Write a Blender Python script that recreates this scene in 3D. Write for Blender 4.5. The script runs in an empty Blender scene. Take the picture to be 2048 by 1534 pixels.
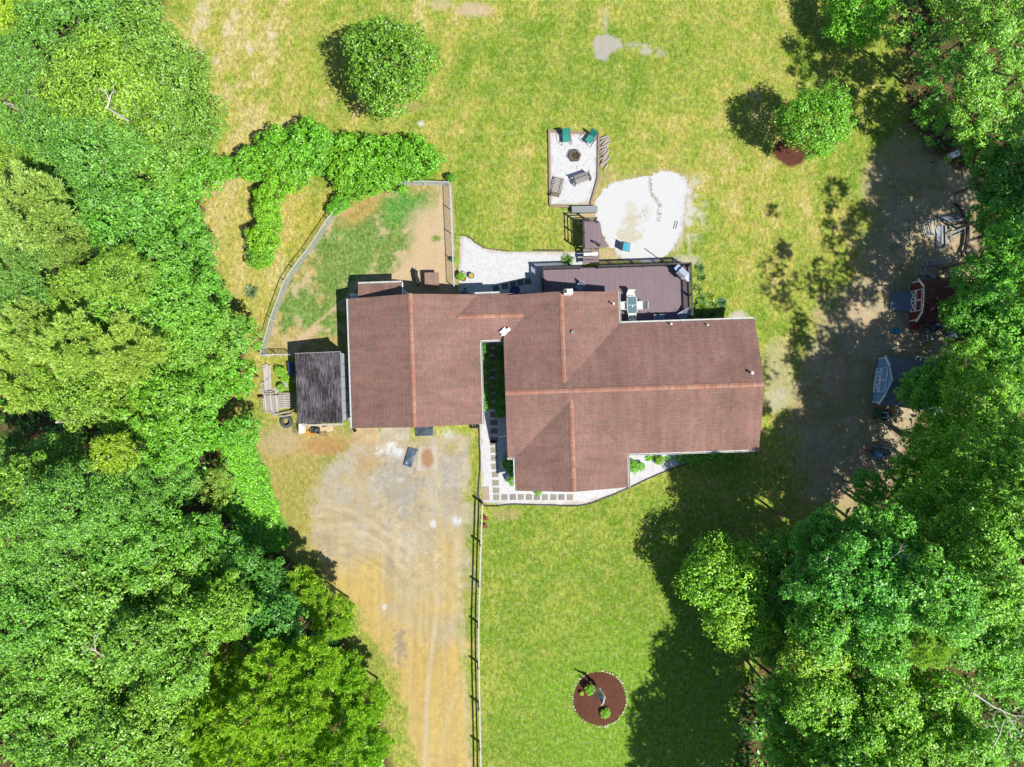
import bpy, math, random
import numpy as np
from mathutils import Vector, Matrix, Euler
C = bpy.context.scene.collection
R = math.radians
# ---------------------------------------------------------------- camera, sky, sun, exposure
H = 54.6            # camera height above the ground in metres
F = 1419.6          # focal length in photo pixels (photo is 2048 wide)
sc = bpy.context.scene
cam = bpy.data.cameras.new('camera'); cam_o = bpy.data.objects.new('camera', cam); C.objects.link(cam_o)
cam_o.location = (0, 0, H); cam_o.rotation_euler = (0, 0, 0)
cam.sensor_fit = 'HORIZONTAL'; cam.sensor_width = 36; cam.lens = 36*F/2048
cam.clip_start = 0.5; cam.clip_end = 2000
sc.camera = cam_o
SUN_EL = 55.8
SHADOW = (-0.55, 0.40)                       # horizontal shadow offset per metre of height
az = math.atan2(-SHADOW[0], -SHADOW[1])      # compass angle of the sun from +Y, clockwise
w = bpy.data.worlds.new('World'); sc.world = w; w.use_nodes = True
nt = w.node_tree; nt.nodes.clear()
sky = nt.nodes.new('ShaderNodeTexSky'); sky.sky_type = 'NISHITA'; sky.sun_disc = False
sky.ozone_density = 4.0; sky.air_density = 1.1; sky.dust_density = .3; sky.sun_elevation = R(SUN_EL); sky.sun_rotation = az
bg = nt.nodes.new('ShaderNodeBackground'); bg.inputs['Strength'].default_value = 0.08
wo = nt.nodes.new('ShaderNodeOutputWorld')
nt.links.new(sky.outputs[0], bg.inputs[0]); nt.links.new(bg.outputs[0], wo.inputs[0])
sl = bpy.data.lights.new('sun', 'SUN'); sl.energy = 5.0; sl.angle = R(0.55); sl.color = (1.0, 0.955, 0.87)
so = bpy.data.objects.new('sun', sl); C.objects.link(so)
sv = Vector((-SHADOW[0], -SHADOW[1], 1)).normalized()
so.rotation_euler = sv.to_track_quat('Z', 'Y').to_euler(); so.location = (20, -20, 60)
sc.view_settings.view_transform = 'Standard'; sc.view_settings.look = 'None'
sc.view_settings.gamma = 1; sc.view_settings.exposure = 0.62
sc.cycles.max_bounces = 6; sc.cycles.diffuse_bounces = 3; sc.cycles.transmission_bounces = 4
sc.cycles.transparent_max_bounces = 6
KE = 1.95            # albedo -> displayed linear value of a sunlit level surface at this exposure

# ---------------------------------------------------------------- helpers
def lin(c):
    c = np.asarray(c, float)/255
    return np.where(c <= .04045, c/12.92, ((c+.055)/1.055)**2.4)
def alb(*c):        # colour as it shows in sunlight -> base colour
    return tuple(float(v) for v in np.clip(lin(c)/KE, 0.003, .85))
def at(px, py, h=0.0):
    return Vector(((px-1024)*(H-h)/F, (767-py)*(H-h)/F, h))
def tag(o, label=None, cat=None, group=None, kind=None):
    if label: o['label'] = label
    if cat: o['category'] = cat
    if group: o['group'] = group
    if kind: o['kind'] = kind
    return o
def thing(name, label, cat, loc=(0, 0, 0), rz=0, group=None):
    o = bpy.data.objects.new(name, None); C.objects.link(o)
    o.empty_display_size = .2; o.location = loc; o.rotation_euler = (0, 0, rz)
    return tag(o, label, cat, group)
def dup(root, loc=None, rz=None, label=None, group=None):
    r = root.copy(); C.objects.link(r)
    if loc is not None: r.location = loc
    if rz is not None: r.rotation_euler = (0, 0, rz)
    if label: r['label'] = label
    if group: r['group'] = group
    for ch in list(root.children):
        c = ch.copy(); C.objects.link(c); c.parent = r
        for g in list(ch.children):
            d = g.copy(); C.objects.link(d); d.parent = c
    return r
class MB:
    def __init__(s): s.v = []; s.f = []; s.uv = []; s.smooth = False
    def face(s, pts, uv=None):
        n = len(s.v); s.v += [tuple(p) for p in pts]; s.f.append(tuple(range(n, n+len(pts))))
        s.uv += list(uv) if uv else [(0, 0)]*len(pts)
        return s
    def box(s, x0, x1, y0, y1, z0, z1, M=None):
        p = [Vector((x, y, z)) for z in (z0, z1) for x, y in ((x0, y0), (x1, y0), (x1, y1), (x0, y1))]
        if M is not None: p = [M @ q for q in p]
        n = len(s.v); s.v += [tuple(q) for q in p]
        for f in ((3, 2, 1, 0), (4, 5, 6, 7), (0, 1, 5, 4), (1, 2, 6, 5), (2, 3, 7, 6), (3, 0, 4, 7)):
            s.f.append(tuple(n+i for i in f)); s.uv += [(p[i].x, p[i].y) for i in f]
        return s
    def cbox(s, c, d, rz=0, ry=0, rx=0):
        M = Matrix.Translation(c) @ Euler((rx, ry, rz)).to_matrix().to_4x4()
        return s.box(-d[0]/2, d[0]/2, -d[1]/2, d[1]/2, -d[2]/2, d[2]/2, M)
    def bar(s, a, b, wd, ht=None):      # squared bar from a to b
        a, b = Vector(a), Vector(b); ht = ht or wd; d = b-a; L = d.length
        M = Matrix.Translation((a+b)/2) @ d.to_track_quat('X', 'Z').to_matrix().to_4x4()
        return s.box(-L/2, L/2, -wd/2, wd/2, -ht/2, ht/2, M)
    def tube(s, pts, r, seg=8, cap=True):
        pts = [Vector(p) for p in pts]; rr = r if hasattr(r, '__len__') else [r]*len(pts); base = len(s.v)
        for i, p in enumerate(pts):
            d = (pts[min(i+1, len(pts)-1)]-pts[max(i-1, 0)])
            if d.length < 1e-9: d = Vector((0, 0, 1))
            q = d.to_track_quat('Z', 'Y')
            for k in range(seg):
                a = 2*math.pi*k/seg; s.v.append(tuple(p+q @ Vector((math.cos(a)*rr[i], math.sin(a)*rr[i], 0))))
        for i in range(len(pts)-1):
            for k in range(seg):
                a = base+i*seg+k; b = base+i*seg+(k+1) % seg
                s.f.append((a, b, b+seg, a+seg)); s.uv += [(0, 0)]*4
        if cap:
            s.f.append(tuple(base+k for k in reversed(range(seg)))); s.uv += [(0, 0)]*seg
            e = base+(len(pts)-1)*seg; s.f.append(tuple(e+k for k in range(seg))); s.uv += [(0, 0)]*seg
        return s
    def cyl(s, x, y, z0, z1, r, seg=16, r2=None):
        return s.tube([(x, y, z0), (x, y, z1)], [r, r if r2 is None else r2], seg)
    def prism(s, poly, z0, z1):
        n = len(s.v); k = len(poly)
        s.v += [(p[0], p[1], z0) for p in poly]+[(p[0], p[1], z1) for p in poly]
        s.f.append(tuple(n+i for i in reversed(range(k)))); s.uv += [(poly[i][0], poly[i][1]) for i in reversed(range(k))]
        s.f.append(tuple(n+k+i for i in range(k))); s.uv += [(p[0], p[1]) for p in poly]
        for i in range(k):
            j = (i+1) % k; s.f.append((n+i, n+j, n+k+j, n+k+i)); s.uv += [(0, 0)]*4
        return s
    def lathe(s, prof, seg=20, c=(0, 0)):
        base = len(s.v)
        for r, z in prof:
            for k in range(seg):
                a = 2*math.pi*k/seg; s.v.append((c[0]+r*math.cos(a), c[1]+r*math.sin(a), z))
        for i in range(len(prof)-1):
            for k in range(seg):
                a = base+i*seg+k; b = base+i*seg+(k+1) % seg
                s.f.append((a, b, b+seg, a+seg)); s.uv += [(0, 0)]*4
        return s
    def build(s, name, mat, parent=None, smooth=False, bevel=0, loc=None):
        me = bpy.data.meshes.new(name); me.from_pydata(s.v, [], s.f)
        ul = me.uv_layers.new(name='UVMap'); ul.data.foreach_set('uv', np.array(s.uv, np.float32).ravel())
        me.materials.append(mat); me.update()
        if smooth: me.polygons.foreach_set('use_smooth', [True]*len(me.polygons))
        o = bpy.data.objects.new(name, me); C.objects.link(o)
        if parent is not None: o.parent = parent
        if loc is not None: o.location = loc
        if bevel:
            m = o.modifiers.new('b', 'BEVEL'); m.width = bevel; m.segments = 2; m.limit_method = 'ANGLE'
        return o
def np_mesh(name, V, Fc, mat, attrs=None, smooth=False):
    """V (n,3); Fc (m,k) index array"""
    me = bpy.data.meshes.new(name); n, m, k = len(V), len(Fc), Fc.shape[1]
    me.vertices.add(n); me.vertices.foreach_set('co', V.astype(np.float32).ravel())
    me.loops.add(m*k); me.loops.foreach_set('vertex_index', Fc.astype(np.int32).ravel())
    me.polygons.add(m); me.polygons.foreach_set('loop_start', np.arange(m, dtype=np.int32)*k)
    me.polygons.foreach_set('loop_total', np.full(m, k, np.int32))
    if smooth: me.polygons.foreach_set('use_smooth', np.ones(m, bool))
    for nm, arr in (attrs or {}).items():
        if arr.ndim == 2:
            a = me.color_attributes.new(nm, 'FLOAT_COLOR', 'POINT')
            a.data.foreach_set('color', np.c_[arr, np.ones(n)].astype(np.float32).ravel())
        else:
            a = me.attributes.new(nm, 'FLOAT', 'POINT'); a.data.foreach_set('value', arr.astype(np.float32))
    me.update(calc_edges=True); me.materials.append(mat)
    return me

# ---------------------------------------------------------------- materials
class NT:
    def __init__(s, name):
        s.m = bpy.data.materials.new(name); s.m.use_nodes = True; s.t = s.m.node_tree; s.t.nodes.clear()
        s.out = s.t.nodes.new('ShaderNodeOutputMaterial')
    def n(s, typ, **kw):
        nd = s.t.nodes.new(typ)
        for k, v in kw.items():
            if k.startswith('i_'):
                nd.inputs[int(k[2:]) if k[2:].isdigit() else k[2:].replace('_', ' ')].default_value = v
            else: setattr(nd, k, v)
        return nd
    def l(s, a, b): s.t.links.new(a, b)
    def noise(s, scale, detail=3, vec=None, rough=.6):
        nd = s.n('ShaderNodeTexNoise'); nd.inputs['Scale'].default_value = scale; nd.inputs['Detail'].default_value = detail
        nd.inputs['Roughness'].default_value = rough
        if vec is not None: s.l(vec, nd.inputs['Vector'])
        return nd.outputs['Fac']
    def mr(s, v, a, b, c, d):
        nd = s.n('ShaderNodeMapRange'); nd.clamp = True
        for i, x in enumerate((a, b, c, d)): nd.inputs[i+1].default_value = x
        s.l(v, nd.inputs[0]); return nd.outputs[0]
    def math(s, op, a, b=None):
        nd = s.n('ShaderNodeMath', operation=op)
        for i, x in enumerate((a, b)):
            if x is None: continue
            if isinstance(x, (int, float)): nd.inputs[i].default_value = x
            else: s.l(x, nd.inputs[i])
        return nd.outputs[0]
    def mix(s, fac, a, b, mode='MIX'):
        nd = s.n('ShaderNodeMix', data_type='RGBA', blend_type=mode)
        for sock, x in ((nd.inputs[0], fac), (nd.inputs[6], a), (nd.inputs[7], b)):
            if isinstance(x, (int, float)): sock.default_value = x
            elif isinstance(x, tuple): sock.default_value = (*x[:3], 1)
            else: s.l(x, sock)
        return nd.outputs[2]
    def bsdf(s, col, rough=.8, metal=0, bump=None, bstr=.3, bdist=.02, spec=.4):
        p = s.n('ShaderNodeBsdfPrincipled')
        if isinstance(col, tuple): p.inputs['Base Color'].default_value = (*col[:3], 1)
        else: s.l(col, p.inputs['Base Color'])
        if isinstance(rough, (int, float)): p.inputs['Roughness'].default_value = rough
        else: s.l(rough, p.inputs['Roughness'])
        p.inputs['Metallic'].default_value = metal; p.inputs['Specular IOR Level'].default_value = spec
        if bump is not None:
            b = s.n('ShaderNodeBump'); b.inputs['Strength'].default_value = bstr; b.inputs['Distance'].default_value = bdist
            s.l(bump, b.inputs['Height']); s.l(b.outputs[0], p.inputs['Normal'])
        return p
    def done(s, sh): s.l(sh.outputs[0], s.out.inputs[0]); return s.m
    def coord(s, kind='Object'): return s.n('ShaderNodeTexCoord').outputs[kind]
MC = {}
def paint(col, rough=.6, var=.18, scale=6, metal=0, name=None, stretch=None, spec=.4):
    """a surface with mottling and wear rather than one flat colour"""
    key = (tuple(round(c, 4) for c in col), rough, var, scale, metal, stretch)
    if key in MC: return MC[key]
    t = NT(name or 'surface'); v = t.coord()
    if stretch:
        mp = t.n('ShaderNodeMapping'); mp.inputs['Scale'].default_value = stretch; t.l(v, mp.inputs[0]); v = mp.outputs[0]
    n1 = t.noise(scale, 4, v); n2 = t.noise(scale*5, 3, v)
    f = t.mr(n1, .3, .7, 1-var, 1+var); g = t.mr(n2, .3, .7, 1-var*.6, 1+var*.6)
    k = t.math('MULTIPLY', f, g)
    c = t.mix(1.0, tuple(col), k, 'MULTIPLY')
    MC[key] = t.done(t.bsdf(c, rough, metal, bump=n2, bstr=.25, bdist=.01, spec=spec)); return MC[key]
def wood(col, var=.3, stretch=(2, 14, 2)): return paint(col, .8, var, 3, 0, 'weathered_wood', stretch)
# ---------------------------------------------------------------- noise in numpy (ground colours)
def _h(ix, iy, s):
    v = (ix.astype(np.int64)*374761393 + iy.astype(np.int64)*668265263 + s*1442695041) & 0xffffffff
    v = ((v ^ (v >> 13))*1274126177) & 0xffffffff
    return ((v ^ (v >> 16)) & 0xffff)/65535.0
def vn(x, y, s=0):
    x0 = np.floor(x); y0 = np.floor(y); fx = x-x0; fy = y-y0
    fx = fx*fx*(3-2*fx); fy = fy*fy*(3-2*fy)
    a = _h(x0, y0, s); b = _h(x0+1, y0, s); c = _h(x0, y0+1, s); d = _h(x0+1, y0+1, s)
    return (a*(1-fx)+b*fx)*(1-fy)+(c*(1-fx)+d*fx)*fy
def fbm(x, y, sc_, s=0, o=4):
    r = 0; a = .5; t = 0
    for i in range(o):
        r = r+a*vn(x/sc_*2**i+17.3*i, y/sc_*2**i-9.1*i, s+i); t += a; a *= .55
    return r/t
def sm(e0, e1, x):
    t = np.clip((x-e0)/(e1-e0), 0, 1); return t*t*(3-2*t)
def seg_dist(x, y, pts):
    d = np.full(x.shape, 1e9)
    for (ax, ay), (bx, by) in zip(pts[:-1], pts[1:]):
        vx, vy = bx-ax, by-ay; t = np.clip(((x-ax)*vx+(y-ay)*vy)/(vx*vx+vy*vy+1e-9), 0, 1)
        d = np.minimum(d, np.hypot(x-ax-t*vx, y-ay-t*vy))
    return d
def inside(x, y, poly):
    r = np.zeros(x.shape, bool); n = len(poly)
    for i in range(n):
        (ax, ay), (bx, by) = poly[i], poly[(i+1) % n]
        if ay == by: continue
        c = ((ay > y) != (by > y)) & (x < (bx-ax)*(y-ay)/(by-ay)+ax); r ^= c
    return r
def sdf(x, y, poly):      # signed distance, positive inside
    d = seg_dist(x, y, list(poly)+[poly[0]]); return np.where(inside(x, y, poly), d, -d)

DRIVE = [(702, 846), (682, 880), (640, 920), (608, 985), (598, 1050), (606, 1118), (646, 1186), (706, 1250), (754, 1330), (790, 1420), (814, 1540), (826, 1780),
         (966, 1780), (961, 1540), (956, 1400), (956, 1200), (958, 1060), (960, 960), (963, 846)]
PEN = [(523, 714), (543, 640), (571, 565), (615, 503), (661, 435), (705, 383), (790, 366), (905, 360), (914, 596), (700, 600), (700, 714)]
DIRTR = [(1760, 300), (1800, 270), (1900, 290), (1980, 330), (2100, 350), (2100, 1000), (1850, 1080), (1700, 1060), (1620, 990), (1590, 900), (1580, 790), (1620, 710), (1660, 600), (1700, 560), (1740, 480), (1745, 380)]
FOREST = [(-900, -900), (305, -900), (330, 40), (365, 120), (395, 200), (405, 330), (405, 520), (470, 640), (490, 700), (470, 800), (440, 860), (450, 900), (520, 1080), (560, 1110),
          (640, 1180), (690, 1290), (720, 1370), (760, 1460), (800, 1600), (820, 2400), (-900, 2400)]
FORESTR = [(1790, -900), (1800, 40), (1815, 150), (1820, 250), (1860, 300), (1960, 360), (1960, 560), (1900, 620), (1920, 760), (1840, 840), (1800, 960), (1720, 1010), (1640, 1080), (1560, 1150), (1540, 1290), (1480, 1400), (1460, 1600), (1440, 2400), (2900, 2400), (2900, -900)]
POOLX = [(1190, 430), (1192, 400), (1205, 378), (1228, 362), (1262, 354), (1300, 348), (1318, 341), (1352, 340), (1372, 352), (1384, 380), (1374, 402), (1370, 440), (1366, 470), (1352, 492), (1338, 512), (1322, 522), (1300, 526), (1262, 524), (1238, 512), (1214, 492), (1196, 462)]

def ground_paint(x, y):
    """x,y in photo pixels on the ground plane -> base colour (sun-lit sRGB), grassiness 0..1"""
    L = lambda *c: lin(c)[None, :]
    nA = fbm(x, y, 230, 1); nB = fbm(x, y, 62, 5); nC = fbm(x, y, 17, 9); nD = fbm(x, y, 6, 21, 2)
    wob = (fbm(x, y, 34, 40)-.5)
    nE = fbm(x, y, 30, 13)
    wet = .5+(nA-.5)*.5+(nB-.5)*.35+(nE-.5)*.55+(nC-.5)*.75+(nD-.5)*.5
    def blob(cx, cy, rx, ry, a=0, e=.45):
        ca, sa = math.cos(R(a)), math.sin(R(a)); dx, dy = x-cx, y-cy
        d = np.hypot((dx*ca+dy*sa)/rx, (-dx*sa+dy*ca)/ry)
        return 1-sm(1-e, 1+e, d+(nB-.5)*.7+(nC-.5)*.5)
    wet = wet-.22*blob(430, 150, 110, 260)-.22*blob(480, 480, 90, 230)-.1*blob(600, 120, 150, 150)-.16*blob(900, 40, 120, 40)
    wet = wet+.30*blob(1150, 120, 260, 90)+.22*blob(940, 400, 30, 90)-.12*blob(1500, 480, 180, 160)+.12*blob(1420, 560, 90, 90)
    wet = wet+.20*blob(1190, 1250, 260, 260)+.45*blob(1300, 1440, 260, 170)+.5*blob(1430, 925, 60, 26)+.18*blob(1350, 1040, 90, 70)+.25*blob(1060, 1500, 120, 60)
    # mowing passes on the upper lawns
    ang = (x-700)*.24+(y-100)*.05
    mow = np.sin((x+.28*y)/11.5+2.4*(nB-.5))*.5+.5
    wet = wet+(mow-.5)*.26*(1-sm(500, 720, y))*(1-.6*sm(900, 1500, x))
    mow2 = np.sin((x-.12*y)/12+2.2*(nB-.5))*.5+.5
    wet = wet+(mow2-.5)*.2*sm(1350, 1500, x)*(1-sm(680, 800, y))
    lush, mid, dry, straw = L(126, 162, 44), L(166, 180, 70), L(196, 188, 92), L(214, 200, 130)
    t = np.clip(wet, 0, 1)[:, None]
    col = np.where(t > .5, mid+(lush-mid)*sm(.5, .95, t), np.where(t > .22, dry+(mid-dry)*sm(.22, .5, t), straw+(dry-straw)*sm(0, .22, t)))
    bright = blob(1300, 1430, 250, 190)[:, None]*.45
    col = col*(1-bright)+bright*L(134, 182, 48)*(.8+.5*nC[:, None])
    g = np.ones(len(x))
    def over(mask, c, gr=None):
        nonlocal col, g
        m = np.clip(mask, 0, 1); col = col*(1-m[:, None])+np.asarray(c)*m[:, None]
        if gr is not None: g = g*(1-m)+gr*m
    # straw coloured strip along the forest edge and round the dog pen
    over(blob(470, 560, 90, 190)*.5*(nC+.2), L(212, 196, 112))
    over(blob(600, 440, 60, 90, -35)*.5, L(208, 186, 88))
    over(blob(500, 700, 60, 90)*.4, L(206, 188, 92))
    for cx, cy, rr in ((405, 30, 30), (455, 60, 22), (395, 110, 26), (430, 130, 20), (380, 60, 20), (470, 30, 16), (480, 170, 14), (500, 95, 14), (545, 60, 20)):
        over(blob(cx, cy, rr*.6, rr)*sm(.42, .62, nC)*.8, L(238, 220, 188), .4)
    # left of the driveway: dry grass, bare reddish soil, bright ground cover
    over(blob(590, 960, 90, 130)*.75, L(196, 172, 106), .6)
    over(blob(640, 880, 120, 34)*.7, L(206, 178, 124), .4)
    over(blob(655, 892, 48, 20)*.6*(.4+nC), L(196, 132, 88), .2)
    over(blob(560, 880, 40, 28)*.55, L(206, 184, 150), .3)
    over(blob(600, 1010, 46, 80)*.35*(nC+.3), L(150, 170, 60))
    cov = sm(-6, 8, sdf(x, y, [(440, 870), (508, 885), (530, 940), (560, 1010), (582, 1085), (560, 1110), (500, 1100), (440, 1000)])+wob*22)
    over(cov, L(92, 170, 58)*(.7+.6*nC[:, None]), 1)
    for cx, cy in ((517, 1045), (503, 1066), (545, 1095)): over(blob(cx, cy, 9, 9)*.8, L(205, 165, 135), .2)
    over(blob(740, 1340, 40, 150, -22)*.45, L(172, 172, 80), 1)
    # dog pen
    pen = sm(-2, 5, sdf(x, y, PEN))
    pg = fbm(x, y, 30, 77); soil = L(222, 196, 158)*(.93+.14*nD[:, None])
    over(pen*.95, L(196, 176, 112), .8)
    lushp = blob(690, 520, 95, 120, 25)+blob(800, 425, 60, 55)+blob(640, 620, 80, 60)+blob(750, 480, 90, 70)*.8
    over(pen*sm(.40, .58, pg*.8+.42*np.clip(lushp, 0, 1)-.15), L(122, 158, 74)*(.75+.5*nC[:, None]), 1)
    over(pen*sm(.60, .72, fbm(x, y, 22, 91))*.8, soil, .15)
    over(pen*blob(815, 412, 58, 34)*.9, L(92, 164, 64)*(.8+.4*nC[:, None]), 1)
    over(pen*blob(720, 420, 50, 22, -35)*.6, L(222, 176, 106), .4)
    over(pen*np.clip(blob(862, 500, 44, 95)+blob(893, 450, 15, 95)+blob(850, 555, 60, 26)+blob(770, 556, 60, 8)*.6, 0, 1), soil, .05)
    over(pen*blob(873, 477, 9, 6), L(110, 150, 60), 1)
    over(pen*(1-sm(2, 6, seg_dist(x, y, [(590, 690), (640, 640), (690, 600), (720, 560)])+wob*8))*.8, soil, .1)
    over(pen*(1-sm(4, 9, seg_dist(x, y, [(575, 715), (600, 680), (640, 655)])+wob*10))*.8, soil, .1)
    over(pen*(1-sm(3, 10, seg_dist(x, y, [(523, 714), (543, 640), (571, 565), (615, 503), (661, 435)])+wob*10))*.6, L(205, 190, 160), .2)
    # bare patches in the upper lawn
    over(sm(-3, 3, sdf(x, y, [(1184, 86), (1192, 70), (1212, 66), (1240, 78), (1246, 92), (1222, 108), (1212, 122), (1192, 116)])+wob*8), L(196, 190, 176)*(.9+.2*nD[:, None]), .05)
    over(blob(1285, 98, 42, 10, 12)*sm(.40, .60, nC)*.9, L(206, 196, 178), .2)
    over(blob(1212, 45, 6, 22)*.5, L(206, 196, 178), .2)
    over(blob(948, 18, 34, 15)*.85, L(222, 196, 164), .2)
    over(blob(880, 8, 26, 10)*.6, L(226, 202, 170), .2)
    over(blob(842, 247, 7, 5)*.8, L(235, 232, 226), .1)
    over(blob(820, 212, 34, 8)*.5, L(190, 165, 125), .4)
    over(blob(1584, 304, 33, 25, 0, .14), L(112, 70, 58)*(.7+.6*nD[:, None]), .05)
    # surroundings of the old pool
    over(blob(1205, 395, 22, 60, 15)*.6*(nC+.3), L(208, 184, 146), .2)
    over((1-sm(2, 13, np.abs(sdf(x, y, POOLX))+wob*12))*.55*(nC+.25), L(206, 180, 130), .3)
    over(blob(1385, 420, 26, 60)*sm(.40, .6, nC)*.9, L(226, 222, 212), .2)
    over(blob(1370, 520, 30, 10)*.7, L(220, 206, 188), .2)
    over(blob(1360, 480, 6, 30, 10)*.5+blob(1378, 490, 4, 26, -8)*.5, L(226, 214, 190), .2)
    over(blob(1215, 512, 40, 14)*.75, L(220, 196, 158)*(.8+.4*nD[:, None]), .1)
    over(blob(1160, 430, 40, 12)*.6, L(214, 192, 156), .2)
    over(blob(1478, 632, 18, 10)*.8, L(226, 220, 210), .1)
    over(blob(1012, 1030, 26, 12)*.5, L(206, 172, 138), .4)
    over(blob(1330, 935, 60, 7, -24)*.5, L(206, 186, 140), .4)
    over(blob(1246, 1040, 7, 7)*.35, L(120, 140, 50), 1)
    # trodden ground along the right-hand forest edge
    dr = sm(-26, 30, sdf(x, y, DIRTR)+wob*90)
    over(dr*.95, L(208, 188, 156)*(.66+.7*nC[:, None])*(.8+.4*nD[:, None]), .35)
    over(dr*sm(.52, .66, nB)*.5, L(168, 160, 92), .6)
    over(dr*blob(1790, 300, 60, 40)*.5, L(196, 180, 110), .4)
    over(dr*sm(.55, .7, nC)*.35, L(214, 160, 126), .1)
    over(blob(1555, 750, 30, 60)*.6, L(208, 192, 160), .2)
    over(blob(1556, 800, 24, 26)*.5, L(214, 204, 190), .1)
    over(blob(1760, 40, 60, 200)*.18, L(150, 170, 60), 1)
    # forest floors: leaf litter
    for P in (FOREST, FORESTR):
        over(sm(-14, 12, sdf(x, y, P)+wob*40), L(112, 96, 62)*(.7+.6*nC[:, None]), .3)
    over(blob(460, 830, 26, 60)*.8, L(196, 176, 92), .7)
    over(blob(430, 1240, 30, 30)*0, L(0, 0, 0))
    # strip between driveway and fence
    over(sm(-5, 5, sdf(x, y, [(948, 860), (959, 860), (958, 1060), (956, 1240), (960, 1700), (950, 1700)])+wob*6)*.5, L(164, 160, 70), .9)
    return np.clip(col/KE, .003, .8), g

def drive_paint(x, y):
    col, g = ground_paint(x, y); L = lambda *c: lin(c)[None, :]
    nA = fbm(x, y, 90, 31); nB = fbm(x, y, 30, 33); nC = fbm(x, y, 10, 35); nF = fbm(x, y, 4.5, 36, 2); wob = fbm(x, y, 34, 40)-.5
    m = sm(0, 30, sdf(x, y, DRIVE)+wob*44+(nC-.5)*18-6)[:, None]
    yel = sm(-.55, .55, (y-1130)/220-(x-800)/700+(nA-.5)*2.0)[:, None]
    c = L(200, 190, 170)*(1-yel)+L(216, 188, 118)*yel
    dirt = sm(.45, .62, nB+.12*sm(900, 1100, y)-.04)[:, None]*.55*(1-yel)
    c = c*(1-dirt)+dirt*L(200, 178, 132)
    r = np.hypot(x-650, y-1290); a = np.arctan2(y-1290, x-650)
    st = fbm(r, a*40, 7, 51, 3); stm = (sm(140, 180, r)*(1-sm(260, 330, r))*sm(990, 1050, y)*(1-sm(1150, 1200, y)))
    c = c*(1+(st-.5)*.5*stm)[:, None]
    vs = fbm(x, y*.05, 8, 61, 3); c = c*(1+(vs-.5)*.34*sm(860, 1250, y))[:, None]
    def track(pts, wd, k, cc):
        nonlocal c
        d = (1-sm(wd*.3, wd, seg_dist(x, y, pts)+(nC-.5)*5))*k*(.5+nB*.7); c = c*(1-d[:, None])+d[:, None]*cc
    pale = L(220, 204, 168)
    track([(874, 1100), (875, 1200), (866, 1290), (853, 1400), (849, 1540), (849, 1760)], 7, .85, pale)
    track([(912, 1080), (924, 1240), (934, 1400), (938, 1540), (940, 1760)], 8, .75, pale)
    track([(880, 870), (876, 960), (880, 1060), (884, 1180)], 10, .5, L(214, 196, 146))
    track([(922, 880), (925, 1000), (920, 1120)], 8, .5, L(214, 196, 150))
    track([(790, 860), (782, 960), (790, 1060), (796, 1140)], 9, .4, L(214, 200, 160))
    track([(640, 1010), (700, 1020), (770, 1060), (830, 1110), (868, 1180)], 6, .5, pale)
    track([(630, 1050), (700, 1052), (760, 1082), (810, 1140)], 5, .5, pale)
    track([(870, 1040), (820, 1080), (760, 1090), (690, 1080)], 5, .45, pale)
    track([(925, 1350), (900, 1420), (885, 1480), (880, 1540)], 6, .45, pale)
    for i in range(9):
        r0 = 150+i*17; dd = np.abs(r-r0-(nB-.5)*10); d = (1-sm(1.5, 4.5, dd+(nC-.5)*4))*.32*sm(985, 1040, y)*(1-sm(1140, 1200, y))*sm(640, 680, x)*(.3+nA); c = c*(1-d[:, None])+d[:, None]*pale
    for i in range(7):
        xx = 770+i*27+(y-1000)*(.02*(i-2)); d = (1-sm(1.5, 5, np.abs(x-xx-(nA-.5)*20)+(nC-.5)*4))*.28*sm(900, 960, y)*(.3+nB); c = c*(1-d[:, None])+d[:, None]*pale
    def bl(cx, cy, rx, ry, cc, k, e=.5):
        nonlocal c
        d = np.hypot((x-cx)/rx, (y-cy)/ry)+(nC-.5)*1.6+(nF-.5)*1.4+(nB-.5)*.6; q = ((1-sm(1-e*.6, 1+e*.6, d))*k)[:, None]; c = c*(1-q)+q*cc
    wh = L(236, 236, 238)
    for q in ((782, 896, 12, 13), (798, 905, 9, 11), (756, 900, 10, 10), (758, 866, 5, 10), (914, 1041, 10, 8), (866, 1048, 6, 6), (896, 866, 10, 10), (769, 1213, 5, 7), (802, 960, 7, 5)):
        bl(*q, wh, .85)
    bl(735, 880, 34, 22, L(206, 182, 140), .75); bl(735, 925, 30, 20, L(200, 172, 120), .6)
    bl(800, 975, 40, 60, L(170, 168, 164), .45); bl(905, 960, 22, 60, L(186, 180, 170), .5); bl(905, 895, 14, 14, L(178, 176, 90), .55); bl(837, 875, 18, 16, L(188, 176, 96), .6)
    bl(770, 1350, 20, 50, L(190, 178, 120), .5); bl(800, 1290, 10, 34, L(168, 156, 140), .6); bl(860, 1150, 60, 30, L(200, 184, 140), .4)
    c = c*(.86+.28*nC[:, None])*(.9+.2*nF[:, None])
    return col*(1-m)+np.clip(c/KE, .003, .8)*m, g*(1-m[:, 0])+.06*m[:, 0]

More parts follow.
